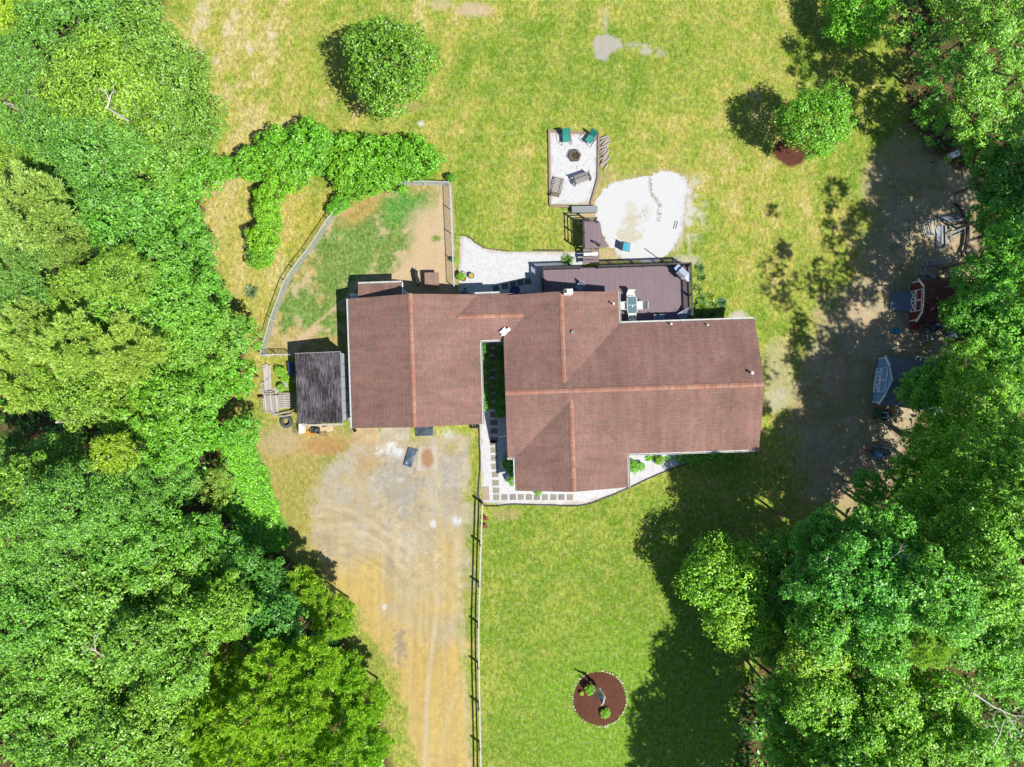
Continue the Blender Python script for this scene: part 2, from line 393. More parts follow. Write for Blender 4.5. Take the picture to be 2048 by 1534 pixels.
# ---------------------------------------------------------------- ground material: painted base colour, fine grass / grit texture
def ground_mat(nm='ground_cover', grit=1.0):
    t = NT(nm); v = t.coord()
    a = t.n('ShaderNodeAttribute', attribute_name='base'); g = t.n('ShaderNodeAttribute', attribute_name='grass')
    mp = t.n('ShaderNodeMapping'); mp.inputs['Rotation'].default_value = (0, 0, .5); mp.inputs['Scale'].default_value = (1, .55, 1); t.l(v, mp.inputs[0])
    f1 = t.noise(4.6, 3, mp.outputs[0], .8); f2 = t.noise(2.2, 3, v, .7); f3 = t.noise(15, 2, v, .7); f4 = t.noise(.5, 3, v)
    k1 = t.mr(f1, .38, .62, .66, 1.34); k3 = t.mr(f3, .38, .62, .6, 1.4); k2 = t.mr(f2, .3, .7, .86, 1.16)
    k = t.math('MULTIPLY', t.math('MULTIPLY', k1, k2), k3)
    grass = t.mix(1.0, a.outputs['Color'], k, 'MULTIPLY')
    # dead straw and lush tufts in the grass
    straw = t.math('MULTIPLY', t.mr(t.noise(4.4, 5, v, .85), .48, .60, 0, .55), t.mr(t.noise(.9, 4, v, .7), .38, .56, .25, 1))
    grass = t.mix(straw, grass, t.mix(t.mr(f2, .45, .6, 0, 1), alb(178, 158, 104), alb(222, 208, 160))); tuft = t.mr(t.noise(2.6, 5, v, .8), .51, .62, 0, .55)
    lush = t.mix(1.0, a.outputs['Color'], (.58, .82, .55), 'MULTIPLY'); grass = t.mix(tuft, grass, lush)
    s1 = t.noise(12, 4, v, .8); s2 = t.noise(28, 2, v, .7)
    kg = t.math('MULTIPLY', t.mr(s1, .38, .62, 1-.22*grit, 1+.18*grit), t.mr(s2, .38, .62, 1-.18*grit, 1+.2*grit))
    soil = t.mix(1.0, a.outputs['Color'], kg, 'MULTIPLY')
    col = t.mix(g.outputs['Fac'], soil, grass)
    return t.done(t.bsdf(col, .95, 0, bump=f1, bstr=.5, bdist=.05, spec=.1))
GM = ground_mat(); GMS = ground_mat('fine_white_sand', .22)
def sheet(name, xs, ys, z, fn, keep=None, mat=GM):
    """a sheet of the world: xs,ys photo-pixel coordinates of the ground plane"""
    X, Y = np.meshgrid(xs, ys); x, y = X.ravel(), Y.ravel(); nx, ny = len(xs), len(ys)
    base, g = fn(x, y)
    V = np.c_[(x-1024)/26, (767-y)/26, z(x, y) if callable(z) else np.full(len(x), z)]
    i = (np.arange(ny-1)[:, None]*nx+np.arange(nx-1)[None, :]).ravel()
    Fc = np.c_[i+nx, i+nx+1, i+1, i]
    if keep is not None:
        m = keep(x, y); Fc = Fc[m[Fc].all(axis=1)]
        used = np.unique(Fc); idx = np.full(len(V), -1); idx[used] = np.arange(len(used)); Fc = idx[Fc]; V = V[used]; base = base[used]; g = g[used]
    me = np_mesh(name, V, Fc, mat, {'base': base, 'grass': g}, True)
    o = bpy.data.objects.new(name, me); C.objects.link(o); o['kind'] = 'structure'; return o
far = np.array([-12000, -7000, -4000, -2400, -1500, -1000, -700, -500])
gx = np.r_[far, np.arange(-380, 2440, 3.6), 2560, 2750, 3050, 3500, 4500, 6400, 9000, 14000]
gy = np.r_[far, np.arange(-380, 1920, 3.6), 2050, 2250, 2550, 3000, 4000, 6000, 9000, 13500]
sheet('lawn_ground', gx, gy, 0.0, ground_paint)
sheet('driveway', np.arange(590, 970, 2.6), np.arange(846, 1780, 2.6), 0.004, drive_paint, lambda x, y: sdf(x, y, DRIVE) > 0)

def spread_sheet(name, poly, z, fn, mat=GM, step=2.2, jag=5, thick=0):
    xs = [p[0] for p in poly]; ys = [p[1] for p in poly]
    def keep(x, y): return sdf(x, y, poly)+(fbm(x, y, 9, 71, 3)-.5)*jag > 0
    return sheet(name, np.arange(min(xs)-6, max(xs)+6, step), np.arange(min(ys)-6, max(ys)+6, step), z, fn, keep, mat)
def gravel_fn(white=(236, 236, 238), edge=None, poly=None):
    def fn(x, y):
        n = fbm(x, y, 14, 81); m = fbm(x, y, 5, 83, 2); c = lin(white)[None, :]*(.93+.14*m[:, None])
        d = sdf(x, y, poly)+(n-.5)*14; e = (1-sm(0, 9, d))[:, None]*.55
        c = c*(1-e)+e*lin((196, 172, 142))[None, :]
        return np.clip(c/KE*.97, 0, .8), np.zeros(len(x))
    return fn
def gravel_mat():
    t = NT('white_gravel'); v = t.coord(); a = t.n('ShaderNodeAttribute', attribute_name='base')
    vo = t.n('ShaderNodeTexVoronoi'); vo.inputs['Scale'].default_value = 14; t.l(v, vo.inputs['Vector'])
    k = t.mr(vo.outputs['Distance'], .0, .8, 1.22, .92)
    sp = t.mr(t.noise(5.5, 4, v, .75), .56, .66, 0, .7); sp2 = t.mr(t.noise(1.1, 3, v), .4, .65, .15, 1)
    c = t.mix(1.0, a.outputs['Color'], k, 'MULTIPLY'); c = t.mix(t.math('MULTIPLY', sp, sp2), c, (.12, .11, .10))
    return t.done(t.bsdf(c, .9, 0, bump=vo.outputs['Distance'], bstr=.6, bdist=.03, spec=.2))
GRAV = gravel_mat()
FIREP = [(1098, 263), (1196, 268), (1195, 356), (1180, 410), (1100, 411)]
spread_sheet('fire_pit_gravel_patio', FIREP, .03, gravel_fn(poly=FIREP), GRAV, 2.0, 1.5)
BACKP = [(919, 472), (930, 470), (950, 484), (968, 495), (1010, 502), (1072, 503), (1166, 502), (1166, 556), (1100, 640), (960, 640), (912, 640), (915, 560), (918, 500)]
spread_sheet('back_gravel_path', BACKP, .02, gravel_fn(poly=BACKP), GRAV, 2.2, 3)
FRONTP = [(958, 846), (962, 1005), (1000, 1010), (1100, 1012), (1165, 1010), (1210, 997), (1255, 980), (1300, 958), (1345, 937), (1384, 925), (1396, 908), (1400, 880), (1030, 880), (1030, 660), (966, 660)]
spread_sheet('front_gravel_path', FRONTP, .02, gravel_fn(poly=FRONTP), GRAV, 2.4, 1.5)
def pool_fn(x, y):
    n = fbm(x, y, 26, 101); m = fbm(x, y, 7, 103, 3); f = fbm(x, y, 3, 105, 2)
    c = lin((240, 241, 242))[None, :]*(.985+.03*m[:, None])
    def put(mask, cc): nonlocal c; mask = np.clip(mask, 0, 1)[:, None]; c = c*(1-mask)+mask*lin(cc)[None, :]
    b = lambda cx, cy, rx, ry: 1-sm(.5, 1.3, np.hypot((x-cx)/rx, (y-cy)/ry)+(m-.5)*1.3)
    put(b(1258, 470, 28, 15)*.55, (214, 198, 140)); put(b(1262, 442, 22, 12)*.6*(f+.2), (206, 188, 130)); put(b(1262, 420, 12, 18)*.4, (214, 200, 150))
    put(b(1290, 425, 14, 14)*.4*(f > .5), (180, 160, 110))
    cr = 1-sm(1.5, 5.5, seg_dist(x, y, [(1300, 357), (1302, 385), (1312, 398), (1320, 410)])+(f-.5)*9+(m-.5)*6); put(cr*.75*sm(.38, .55, f+.08), (160, 142, 120))
    put(b(1318, 430, 5, 14)*sm(.4, .6, f)*.8, (170, 156, 136))
    d = sdf(x, y, POOLX)+(m-.5)*10
    put((1-sm(0, 6, d))*.6*sm(.35, .6, n+.1), (206, 178, 132)); put((1-sm(0, 14, d))*sm(1330, 1360, x)*sm(.4, .6, f)*.7, (190, 180, 165))
    return np.clip(c/KE*.93, 0, .8), np.zeros(len(x))
spread_sheet('sand_pool_base', POOLX, .012, pool_fn, GMS, 1.8, 16)
MULCH = [(1199+53*math.cos(a)*(1+.02*math.sin(3*a)), 1397+55*math.sin(a)*(1+.02*math.sin(2*a+1))) for a in np.linspace(0, 2*math.pi, 48, endpoint=False)]
def mulch_mat():
    t = NT('brown_mulch'); v = t.coord(); n = t.noise(16, 4, v, .8); n2 = t.noise(2.4, 2, v)
    c = t.mix(t.mr(n, .35, .65, 0, 1), alb(78, 44, 34), alb(150, 104, 84)); c = t.mix(t.mr(n2, .4, .6, 0, .35), c, alb(112, 66, 50))
    return t.done(t.bsdf(c, .95, 0, bump=n, bstr=.9, bdist=.06, spec=.1))
MM = mulch_mat()
o = spread_sheet('mulch_bed', MULCH, lambda x, y: .01+.10*sm(0, 22, sdf(x, y, MULCH))+.02*fbm(x, y, 4, 3, 2), lambda x, y: (np.full((len(x), 3), .1), np.zeros(len(x))), MM, 1.8, 1.5)
# ---------------------------------------------------------------- house
TH = R(1.9); PITCH = .35
def loc(u, v, z=0):   # house-local metres -> world
    return Vector((u*math.cos(TH)-v*math.sin(TH), u*math.sin(TH)+v*math.cos(TH), z))
def shingle_mat(name, c1, c2, mortar, roww, bw, red=0.5, blotch=.22):
    t = NT(name); uv = t.n('ShaderNodeUVMap', uv_map='UVMap').outputs[0]; ob = t.coord()
    b = t.n('ShaderNodeTexBrick'); b.offset = .5; b.inputs['Scale'].default_value = 1
    b.inputs['Color1'].default_value = (0, 0, 0, 1); b.inputs['Color2'].default_value = (1, 1, 1, 1); b.inputs['Mortar'].default_value = (.5, .5, .5, 1)
    b.inputs['Mortar Size'].default_value = .012; b.inputs['Brick Width'].default_value = bw; b.inputs['Row Height'].default_value = roww; b.inputs['Bias'].default_value = 0
    t.l(uv, b.inputs['Vector'])
    tone = b.outputs['Color']; big = t.noise(.35, 3, ob); mid = t.noise(1.6, 4, ob, .7); fine = t.noise(22, 3, ob, .7)
    c = t.mix(t.mr(tone, 0, 1, .26, .76), c1, c2)
    c = t.mix(t.mr(mid, .42, .66, 0, red), c, tuple(x*y for x, y in zip(c2, (1.06, .80, .77))))
    k = t.math('MULTIPLY', t.mr(big, .3, .7, 1-blotch, 1+blotch*.8), t.mr(fine, .3, .7, .82, 1.18))
    mp = t.n('ShaderNodeMapping'); mp.inputs['Scale'].default_value = (1.6, .22, 1); t.l(uv, mp.inputs[0]); k = t.math('MULTIPLY', k, t.mr(t.noise(1.3, 4, mp.outputs[0], .7), .35, .65, .86, 1.12))
    pal = t.mr(t.noise(1.9, 5, ob, .8), .66, .74, 0, .4); c = t.mix(pal, c, tuple(min(.8, x*1.5) for x in c2))
    c = t.mix(1.0, c, k, 'MULTIPLY')
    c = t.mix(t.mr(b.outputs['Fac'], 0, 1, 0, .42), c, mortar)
    # course line: dark joint colour doubles as butt shadow; bump raises each lower lip
    sx = t.n('ShaderNodeSeparateXYZ'); t.l(uv, sx.inputs[0]); fr = t.math('FRACT', t.math('DIVIDE', sx.outputs[1], roww))
    bump = t.math('ADD', t.math('MULTIPLY', fr, -1.0), t.math('MULTIPLY', b.outputs['Fac'], -.8))
    return t.done(t.bsdf(c, .93, 0, bump=bump, bstr=.6, bdist=.008, spec=.1))
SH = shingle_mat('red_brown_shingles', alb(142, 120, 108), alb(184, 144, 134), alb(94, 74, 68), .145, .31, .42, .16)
CAP = shingle_mat('ridge_cap_shingles', alb(186, 122, 106), alb(208, 170, 148), alb(120, 84, 74), .42, .42, .4, .1)
SID = None
def siding_mat(name, col, step=.12, axis=2):
    t = NT(name); v = t.coord(); sx = t.n('ShaderNodeSeparateXYZ'); t.l(v, sx.inputs[0])
    fr = t.math('FRACT', t.math('DIVIDE', sx.outputs[axis], step)); dark = t.mr(fr, .0, .14, .45, 1)
    n = t.mr(t.noise(3, 4, v), .3, .7, .88, 1.08); c = t.mix(1.0, tuple(col), t.math('MULTIPLY', dark, n), 'MULTIPLY')
    return t.done(t.bsdf(c, .6, 0, bump=fr, bstr=.4, bdist=.02))
SID = siding_mat('pale_lap_siding', (.52, .53, .53))
WHITE = paint((.78, .78, .77), .5, .08, 5, name='white_paint')
GUT = paint((.42, .42, .41), .45, .14, 8, name='white_gutter')
DARK = paint((.03, .03, .035), .6, .3, 8, name='dark_metal')
GLASS = NT('window_glass'); GLASS = GLASS.done(GLASS.bsdf((.03, .04, .05), .08, 0, spec=.8))
house = thing('ranch_house', 'long single storey house with a rambling red-brown shingle roof of five ridges', 'house', (0, 0, 0), TH)
def gable(ax, a0, a1, c, half, he=2.6, ends=(True, True), wall=True, top=None):
    """ax 'v': ridge runs along v at u=c; ax 'u': ridge runs along u at v=c; a0..a1 extent"""
    hr = he+half*PITCH; th = .11; P = (lambda a, b, z: (b, a, z)) if ax == 'v' else (lambda a, b, z: (a, b, z))
    m = MB(); sl_ = math.hypot(half, half*PITCH)
    for sgn in (-1, 1):
        e0, e1 = P(a0, c+sgn*half, he), P(a1, c+sgn*half, he); r0, r1 = P(a0, c, hr), P(a1, c, hr)
        pts = [e0, e1, r1, r0]; uv = [(a0, 0), (a1, 0), (a1, sl_), (a0, sl_)]
        nrm = (Vector(e1)-Vector(e0)).cross(Vector(r0)-Vector(e0))
        if nrm.z < 0: pts = pts[::-1]; uv = uv[::-1]
        m.face(pts, uv)
        low = [Vector(p)-Vector((0, 0, th)) for p in pts]; m.face(low[::-1], uv[::-1])
    for a in (a0, a1):        # rake edges
        for sgn in (-1, 1):
            e, r_ = Vector(P(a, c+sgn*half, he)), Vector(P(a, c, hr)); d = Vector((0, 0, th)); m.face([e, r_, r_-d, e-d])
    for sgn in (-1, 1):
        e0, e1 = Vector(P(a0, c+sgn*half, he)), Vector(P(a1, c+sgn*half, he)); d = Vector((0, 0, th)); m.face([e0, e1, e1-d, e0-d])
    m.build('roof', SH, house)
    # body: walls with gable ends, set in under the eaves
    ins = .42; w_ = MB(); h2 = half-ins; zt = he-.02+ins*PITCH-th
    prof = [(-h2, 0), (h2, 0), (h2, zt), (0, hr-th-.03), (-h2, zt)]
    b0, b1 = a0+.32, a1-.32
    A = [P(b0, c+x, z) for x, z in prof]; B = [P(b1, c+x, z) for x, z in prof]
    w_.face(A if ax == 'u' else A[::-1]); w_.face(B[::-1] if ax == 'u' else B)
    for i in range(5):
        j = (i+1) % 5
        if i in (0, 2, 3): continue
        w_.face([A[i], A[j], B[j], B[i]])
    w_.build('wall', SID, house)
    return hr
def ridge(ax, a0, a1, c, hr, wid=.17):
    P = (lambda a, b, z: (b, a, z)) if ax == 'v' else (lambda a, b, z: (a, b, z)); m = MB(); n = max(2, int((a1-a0)/.42)); st = (a1-a0)/n
    for i in range(n):
        x0, x1 = a0+i*st, a0+(i+1)*st+.03
        for sgn in (-1, 1):
            l0 = .022+.014*(i % 2)
            p = [P(x0, c+sgn*wid, hr-wid*PITCH+l0), P(x1, c+sgn*wid, hr-wid*PITCH+l0), P(x1, c, hr+l0+.012), P(x0, c, hr+l0+.012)]
            uv = [(x0, 0), (x1, 0), (x1, .17), (x0, .17)]
            if (Vector(p[1])-Vector(p[0])).cross(Vector(p[3])-Vector(p[0])).z < 0: p = p[::-1]; uv = uv[::-1]
            m.face(p, uv)
    m.build('ridge_cap', CAP, house)
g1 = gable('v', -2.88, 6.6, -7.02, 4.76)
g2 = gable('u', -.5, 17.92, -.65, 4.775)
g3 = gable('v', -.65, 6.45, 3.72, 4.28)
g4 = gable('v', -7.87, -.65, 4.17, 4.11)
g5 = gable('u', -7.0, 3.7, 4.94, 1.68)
ridge('v', -2.88, 6.6, -7.02, g1); ridge('u', -.5, 17.92, -.65, g2); ridge('v', -.05, 6.45, 3.72, g3); ridge('v', -7.87, -1.25, 4.17, g4); ridge('u', -3.75, .95, 4.94, g5)
def gutter(p, q, side, z=2.56, mat=GUT):
    """white eaves trough with dark inside and hanger straps, open at the top"""
    p = Vector((p[0], p[1], z)); q = Vector((q[0], q[1], z)); d = (q-p).normalized(); nrm = Vector((side[0], side[1], 0)); m = MB(); wd = .13; h = .1
    a, b = p+nrm*.012, q+nrm*.012; up = Vector((0, 0, h))
    m.bar(a+nrm*.008-up*.5, b+nrm*.008-up*.5, .014, h); m.bar(a+nrm*wd-up*.5, b+nrm*wd-up*.5, .03, h); m.bar(a+nrm*wd*.5-up, b+nrm*wd*.5-up, wd, .012)
    L = (q-p).length; n = max(2, int(L/.75))
    for i in range(n+1):
        s = p+d*(L*i/n); m.bar(s-up*.1, s+nrm*(wd+.02)-up*.1, .03, .012)
    m.build('gutter', mat, house)
gutter((-11.78, -2.88), (-11.78, 6.6), (-1, 0)); gutter((-2.26, -2.88), (-2.26, 3.26), (1, 0)); gutter((-2.2, 3.26), (-.55, 3.26), (0, -1))
gutter((8.0, 4.16), (8.0, 6.45), (1, 0)); gutter((8.02, 4.125), (17.92, 4.125), (0, 1)); gutter((8.3, -5.425), (17.92, -5.425), (0, -1))
gutter((-.5, -5.425), (.0, -5.425), (0, -1)); gutter((.06, -7.87), (.06, -5.44), (-1, 0)); gutter((8.28, -7.87), (8.28, -5.44), (1, 0)); gutter((-2.5, 6.62), (-.7, 6.62), (0, 1))
# chimney, vents, flashing
ch = MB().box(3.86, 4.48, 6.15, 6.5, 3.4, 4.85); cho = ch.build('chimney', WHITE, house, bevel=.015)
MB().box(3.90, 4.06, 6.2, 6.45, 4.851, 4.93).build('chimney_cap', DARK, cho)
for (px, py, hz, rr, hh) in ((1227, 608, 3.0, .05, .30), (1146, 664, 3.9, .09, .05), (1503, 746, 3.95, .07, .32), (1343, 648, 2.75, .05, .08), (1416, 650, 2.75, .04, .08)):
    p = at(px, py, hz+.2); u = p.x*math.cos(TH)+p.y*math.sin(TH); v = -p.x*math.sin(TH)+p.y*math.cos(TH)
    m = MB().cyl(u, v, hz-.1, hz+.1+hh, rr, 12); m.cyl(u, v, hz+.1+hh, hz+.13+hh, rr*1.5, 12)
    m.build('vent_pipe', paint((.62, .61, .58), .6) if px != 1146 else paint((.2, .18, .15), .8), house)
random.seed(4); fl = MB()
for i in range(6):
    a = loc(0, 0); u, v = -.55+random.uniform(-.1, .45), 3.75+random.uniform(-.22, .22)
    fl.cbox((u, v, 3.0+.02*i+(u+.5)*.3), (random.uniform(.2, .34), random.uniform(.14, .24), .012), random.uniform(0, 3), -.25, .1)
fl.build('flashing_patch', WHITE, house)
# valley flashing hints, doors and windows on the walls
def opening(name, u, v, wd, h0, h1, face, matp, frame=True, parent=house):
    """face: 'n','s','e','w' outward side"""
    nx, ny = {'n': (0, 1), 's': (0, -1), 'e': (1, 0), 'w': (-1, 0)}[face]; tx, ty = -ny, nx
    M = Matrix(((tx, nx, 0, u), (ty, ny, 0, v), (0, 0, 1, 0), (0, 0, 0, 1))); m = MB()
    m.box(-wd/2, wd/2, .0, .035, h0, h1, M); o = m.build(name, matp, parent)
    if frame:
        f = MB(); b = .08
        f.box(-wd/2-b, wd/2+b, 0, .06, h1, h1+b, M); f.box(-wd/2-b, wd/2+b, 0, .07, h0-b, h0, M)
        f.box(-wd/2-b, -wd/2, 0, .06, h0, h1, M); f.box(wd/2, wd/2+b, 0, .06, h0, h1, M); f.build('frame', WHITE, o)
    return o
for u in (-9.3, -4.9): opening('garage_door', u, -2.56, 2.6, .06, 2.15, 's', siding_mat('panelled_door', (.66, .66, .64), .52))
for (u, v, f) in ((10.4, -5.0, 's'), (13.0, -5.0, 's'), (15.8, -5.0, 's'), (2.4, -7.55, 's'), (6.0, -7.55, 's'), (10.9, 3.7, 'n'), (15.5, 3.7, 'n'), (1.2, 6.13, 'n'), (6.6, 6.13, 'n'), (-9.8, 6.28, 'n')):
    opening('window', u, v, 1.2, .95, 2.05, f, GLASS)
for (u, v, f) in ((17.6, 1.2, 'e'), (17.6, -2.9, 'e'), (-11.36, 1.5, 'w')): opening('window', u, v, 1.0, 1.0, 2.0, f, GLASS)
d = opening('door', 3.9, 6.13, 1.7, .72, 2.3, 'n', GLASS); d = opening('door', -2.68, 4.4, .9, .05, 2.1, 'e', WHITE)
# lean-to addition behind the garage
le = MB(); le.face([(-11.1, 7.68, 2.2), (-7.85, 7.68, 2.2), (-7.85, 6.3, 2.52), (-11.1, 6.3, 2.52)][::-1], [(0, 0), (3.3, 0), (3.3, 1.4), (0, 1.4)][::-1])
le.face([(-11.1, 7.68, 2.2), (-7.85, 7.68, 2.2), (-7.85, 6.3, 2.52), (-11.1, 6.3, 2.52)], [(0, 0), (3.3, 0), (3.3, 1.4), (0, 1.4)])
le.v = [(x, y, z+(-.1 if i >= 4 else 0)) for i, (x, y, z) in enumerate(le.v)]
le = MB().box(-11.1, -7.85, -.71, .71, -.05, .05, Matrix.Translation((0, 6.99, 2.36)) @ Matrix.Rotation(math.atan2(-.32, 1.38), 4, 'X'))
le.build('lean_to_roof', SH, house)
MB().box(-10.95, -8.0, 6.3, 7.45, 0, 2.18).build('lean_to_wall', SID, house)
gutter((-11.1, 7.7), (-7.85, 7.7), (0, 1), 2.2); MB().bar((-7.82, 7.7, 2.24), (-7.82, 6.4, 2.53), .06, .1).build('rake_trim', WHITE, house)
ub = MB().box(-11.95, -11.12, 6.1, 7.15, 0, 1.35); ubo = ub.build('storage_bin', paint((.5, .52, .54), .6), house, bevel=.02)
MB().box(-11.93, -11.5, 6.98, 7.13, 1.36, 1.40).build('bin_lid', WHITE, ubo)
MB().bar((-7.9, 7.2, 2.0), (-7.2, 6.75, .1), .12, .3).build('porch_rail', WHITE, house)
# downspout elbow running out over the gravel
MB().tube([(-.14, -4.0, 2.3), (-.14, -4.0, .25), (-1.15, -4.05, .1)], .05, 8).build('downspout', WHITE, house)

# ---------------------------------------------------------------- deck
DK = paint(alb(150, 130, 138), .7, .16, 3, name='deck_boards', stretch=(6, .4, 1)); DKD = paint((.035, .03, .034), .6, .25, 5, name='deck_rail_paint')
deck = thing('wooden_deck', 'dark brown timber deck with slatted railing wrapped round the back corner of the house', 'deck', (0, 0, 0), TH)
bd = MB(); DZ = .8
u = 2.55
random.seed(11)
while u < 13.6:
    v0 = 6.16 if u < 7.64 else 3.72
    bd.box(u, u+.132, v0, 8.55, DZ-.04+random.uniform(-.002, .002), DZ+random.uniform(-.002, .003)); u += .143
bd.build('floor_boards', DK, deck)
fr = MB()
for v in (6.3, 7.4, 8.45): fr.box(2.6, 13.6, v, v+.05, DZ-.24, DZ-.045)
for v in (3.85, 5.1): fr.box(7.7, 13.6, v, v+.05, DZ-.24, DZ-.045)
fr.box(2.5, 2.55, 6.2, 8.6, DZ-.26, DZ-.01); fr.box(13.62, 13.67, 3.8, 8.6, DZ-.26, DZ-.01); fr.box(2.5, 13.67, 8.6, 8.64, DZ-.26, DZ-.01)
for u in (2.6, 5.4, 8.1, 10.9, 13.5):
    for v in (8.45,): fr.box(u, u+.09, v, v+.09, 0, DZ-.25)
for v in (4.2, 6.3): fr.box(13.5, 13.59, v, v+.09, 0, DZ-.25)
fr.build('frame', DKD, deck)
def rail(p, q, z0, parent, mat=DKD, balu=True, hh=.95, posts=None, name='railing', ext=0):
    p, q = Vector((*p, z0)), Vector((*q, z0)); d = (q-p); L = d.length; d.normalize(); m = MB(); up = Vector((0, 0, 1))
    m.bar(p+up*hh-d*ext, q+up*hh+d*ext, .12, .045); m.bar(p+up*(hh-.1), q+up*(hh-.1), .045, .08); m.bar(p+up*.1, q+up*.1, .045, .08)
    if balu:
        n = int(L/.125)
        for i in range(1, n): s = p+d*(L*i/n); m.bar(s+up*.1, s+up*(hh-.06), .038)
    o = m.build(name, mat, parent)
    n = posts or max(1, round(L/1.9))
    for i in range(n+1):
        s = p+d*(L*i/n); MB().box(s.x-.05, s.x+.05, s.y-.05, s.y+.05, z0-.3, z0+hh+.1).build('rail_post', mat, parent)
    return o
rail((5.35, 8.52), (2.6, 8.52), DZ, deck); rail((6.75, 8.52), (13.58, 8.52), DZ, deck); rail((2.58, 8.45), (2.58, 6.4), DZ, deck, posts=1)
rail((13.6, 8.45), (13.6, 3.95), DZ, deck)
MB().tube([(12.3, 8.66, .8), (12.3, 8.66, 3.3)], .035, 8).build('light_pole', paint((.25, .24, .24), .5), deck)
# raised pool platform and bridge steps
plat = thing('pool_platform', 'raised dark brown deck platform with a curved cut-out edge beside the white pool circle', 'platform', (0, 0, 0), TH)
def px2uv(px, py, h):
    p = at(px, py, h); return (p.x*math.cos(TH)+p.y*math.sin(TH), -p.x*math.sin(TH)+p.y*math.cos(TH))
PZ = 1.25
Pp = [px2uv(a, b, PZ) for a, b in ((1166, 497), (1198, 496.5), (1218, 493), (1210, 480), (1204, 467), (1200, 443), (1165, 443))]
def clip_poly(poly, u0, u1):
    out = []
    for side, lim in ((1, u0), (-1, u1)):
        src = poly if side == 1 else out; res = []
        for i in range(len(src)):
            a, b = src[i], src[(i+1) % len(src)]; ia, ib = (a[0]-lim)*side >= 0, (b[0]-lim)*side >= 0
            if ia: res.append(a)
            if ia != ib: t = (lim-a[0])/(b[0]-a[0]); res.append((lim, a[1]+t*(b[1]-a[1])))
        out = res
    return out
pb = MB(); umin = min(p[0] for p in Pp); umax = max(p[0] for p in Pp); u = umin
while u < umax-.02:
    q = clip_poly(Pp, u, u+.135)
    if len(q) > 2: pb.prism(q, PZ-.04, PZ+random.uniform(-.002, .002))
    u += .145
pb.build('platform_boards', DK, plat)
pf = MB(); v0 = Pp[0][1]; v1 = Pp[-1][1]
pf.box(umin, umin+.05, v0, v1, PZ-.22, PZ-.05); pf.box(umin, umin+1.25, v1-.05, v1, PZ-.22, PZ-.05); pf.box(umin, umin+1.2, v0, v0+.05, PZ-.22, PZ-.05)
for uu in (umin+.02, umin+1.15):
    for vv in (v0+.06, v1-.16): pf.box(uu, uu+.1, vv, vv+.1, 0, PZ-.23)
pf.build('frame', DKD, plat)
rl = MB()
for (a, b) in (((umin+.02, v0), (umin+.02, v1)), ((umin+.02, v1), (umin+.95, v1))):
    for hz in (.15, .62, 1.08): rl.bar((*a, PZ+hz), (*b, PZ+hz), .05, .09)
    for k in range(3 if a[0] == b[0] else 2):
        t_ = k/(2 if a[0] == b[0] else 1); x = a[0]+(b[0]-a[0])*t_; y = a[1]+(b[1]-a[1])*t_; rl.box(x-.05, x+.05, y-.05, y+.05, PZ-.2, PZ+1.15)
rl.build('railing', DKD, plat)
MB().prism([(umin+.75, v0+.35), (umin+1.25, v0+.12), (umin+1.3, v0+.2), (umin+.85, v0+.5)], PZ+.35, PZ+.42).bar((umin+1.2, v0+.15, PZ), (umin+1.2, v0+.15, PZ+.4), .09).build('gate_bracket', DKD, plat)
MB().bar((umin+1.1, v1-.1, PZ), (umin+1.1, v1-.1, PZ+.45), .09).build('stub_post', DKD, plat)
st = thing('deck_steps', 'short dark brown wooden steps linking the deck to the pool platform', 'steps', (0, 0, 0), TH)
for (p0, p1, z) in ((498, 503.5, 1.02), (512, 519, .98), (519.5, 528, .86)):
    a = px2uv(1166, p1, z); b = px2uv(1198, p0, z); mm = MB(); n = 1 if p1-p0 < 6 else 1; mm.box(a[0], b[0], a[1], b[1], z-.04, z); mm.build('tread', DK, st)
a = px2uv(1166, 528, .9); b = px2uv(1198, 498, .9)
MB().bar((a[0]+.03, a[1], .72), (a[0]+.03, b[1], .92), .04, .2).build('stringer', DKD, st); MB().bar((b[0]-.03, a[1], .72), (b[0]-.03, b[1], .92), .04, .2).build('stringer', DKD, st)
wht = MB(); a = px2uv(1166, 511.5, .95); b = px2uv(1198, 504.5, .95); wht.box(a[0]+.06, b[0]-.06, a[1], b[1], .9, .93).build('pale_step', paint((.6, .59, .56), .7), st)

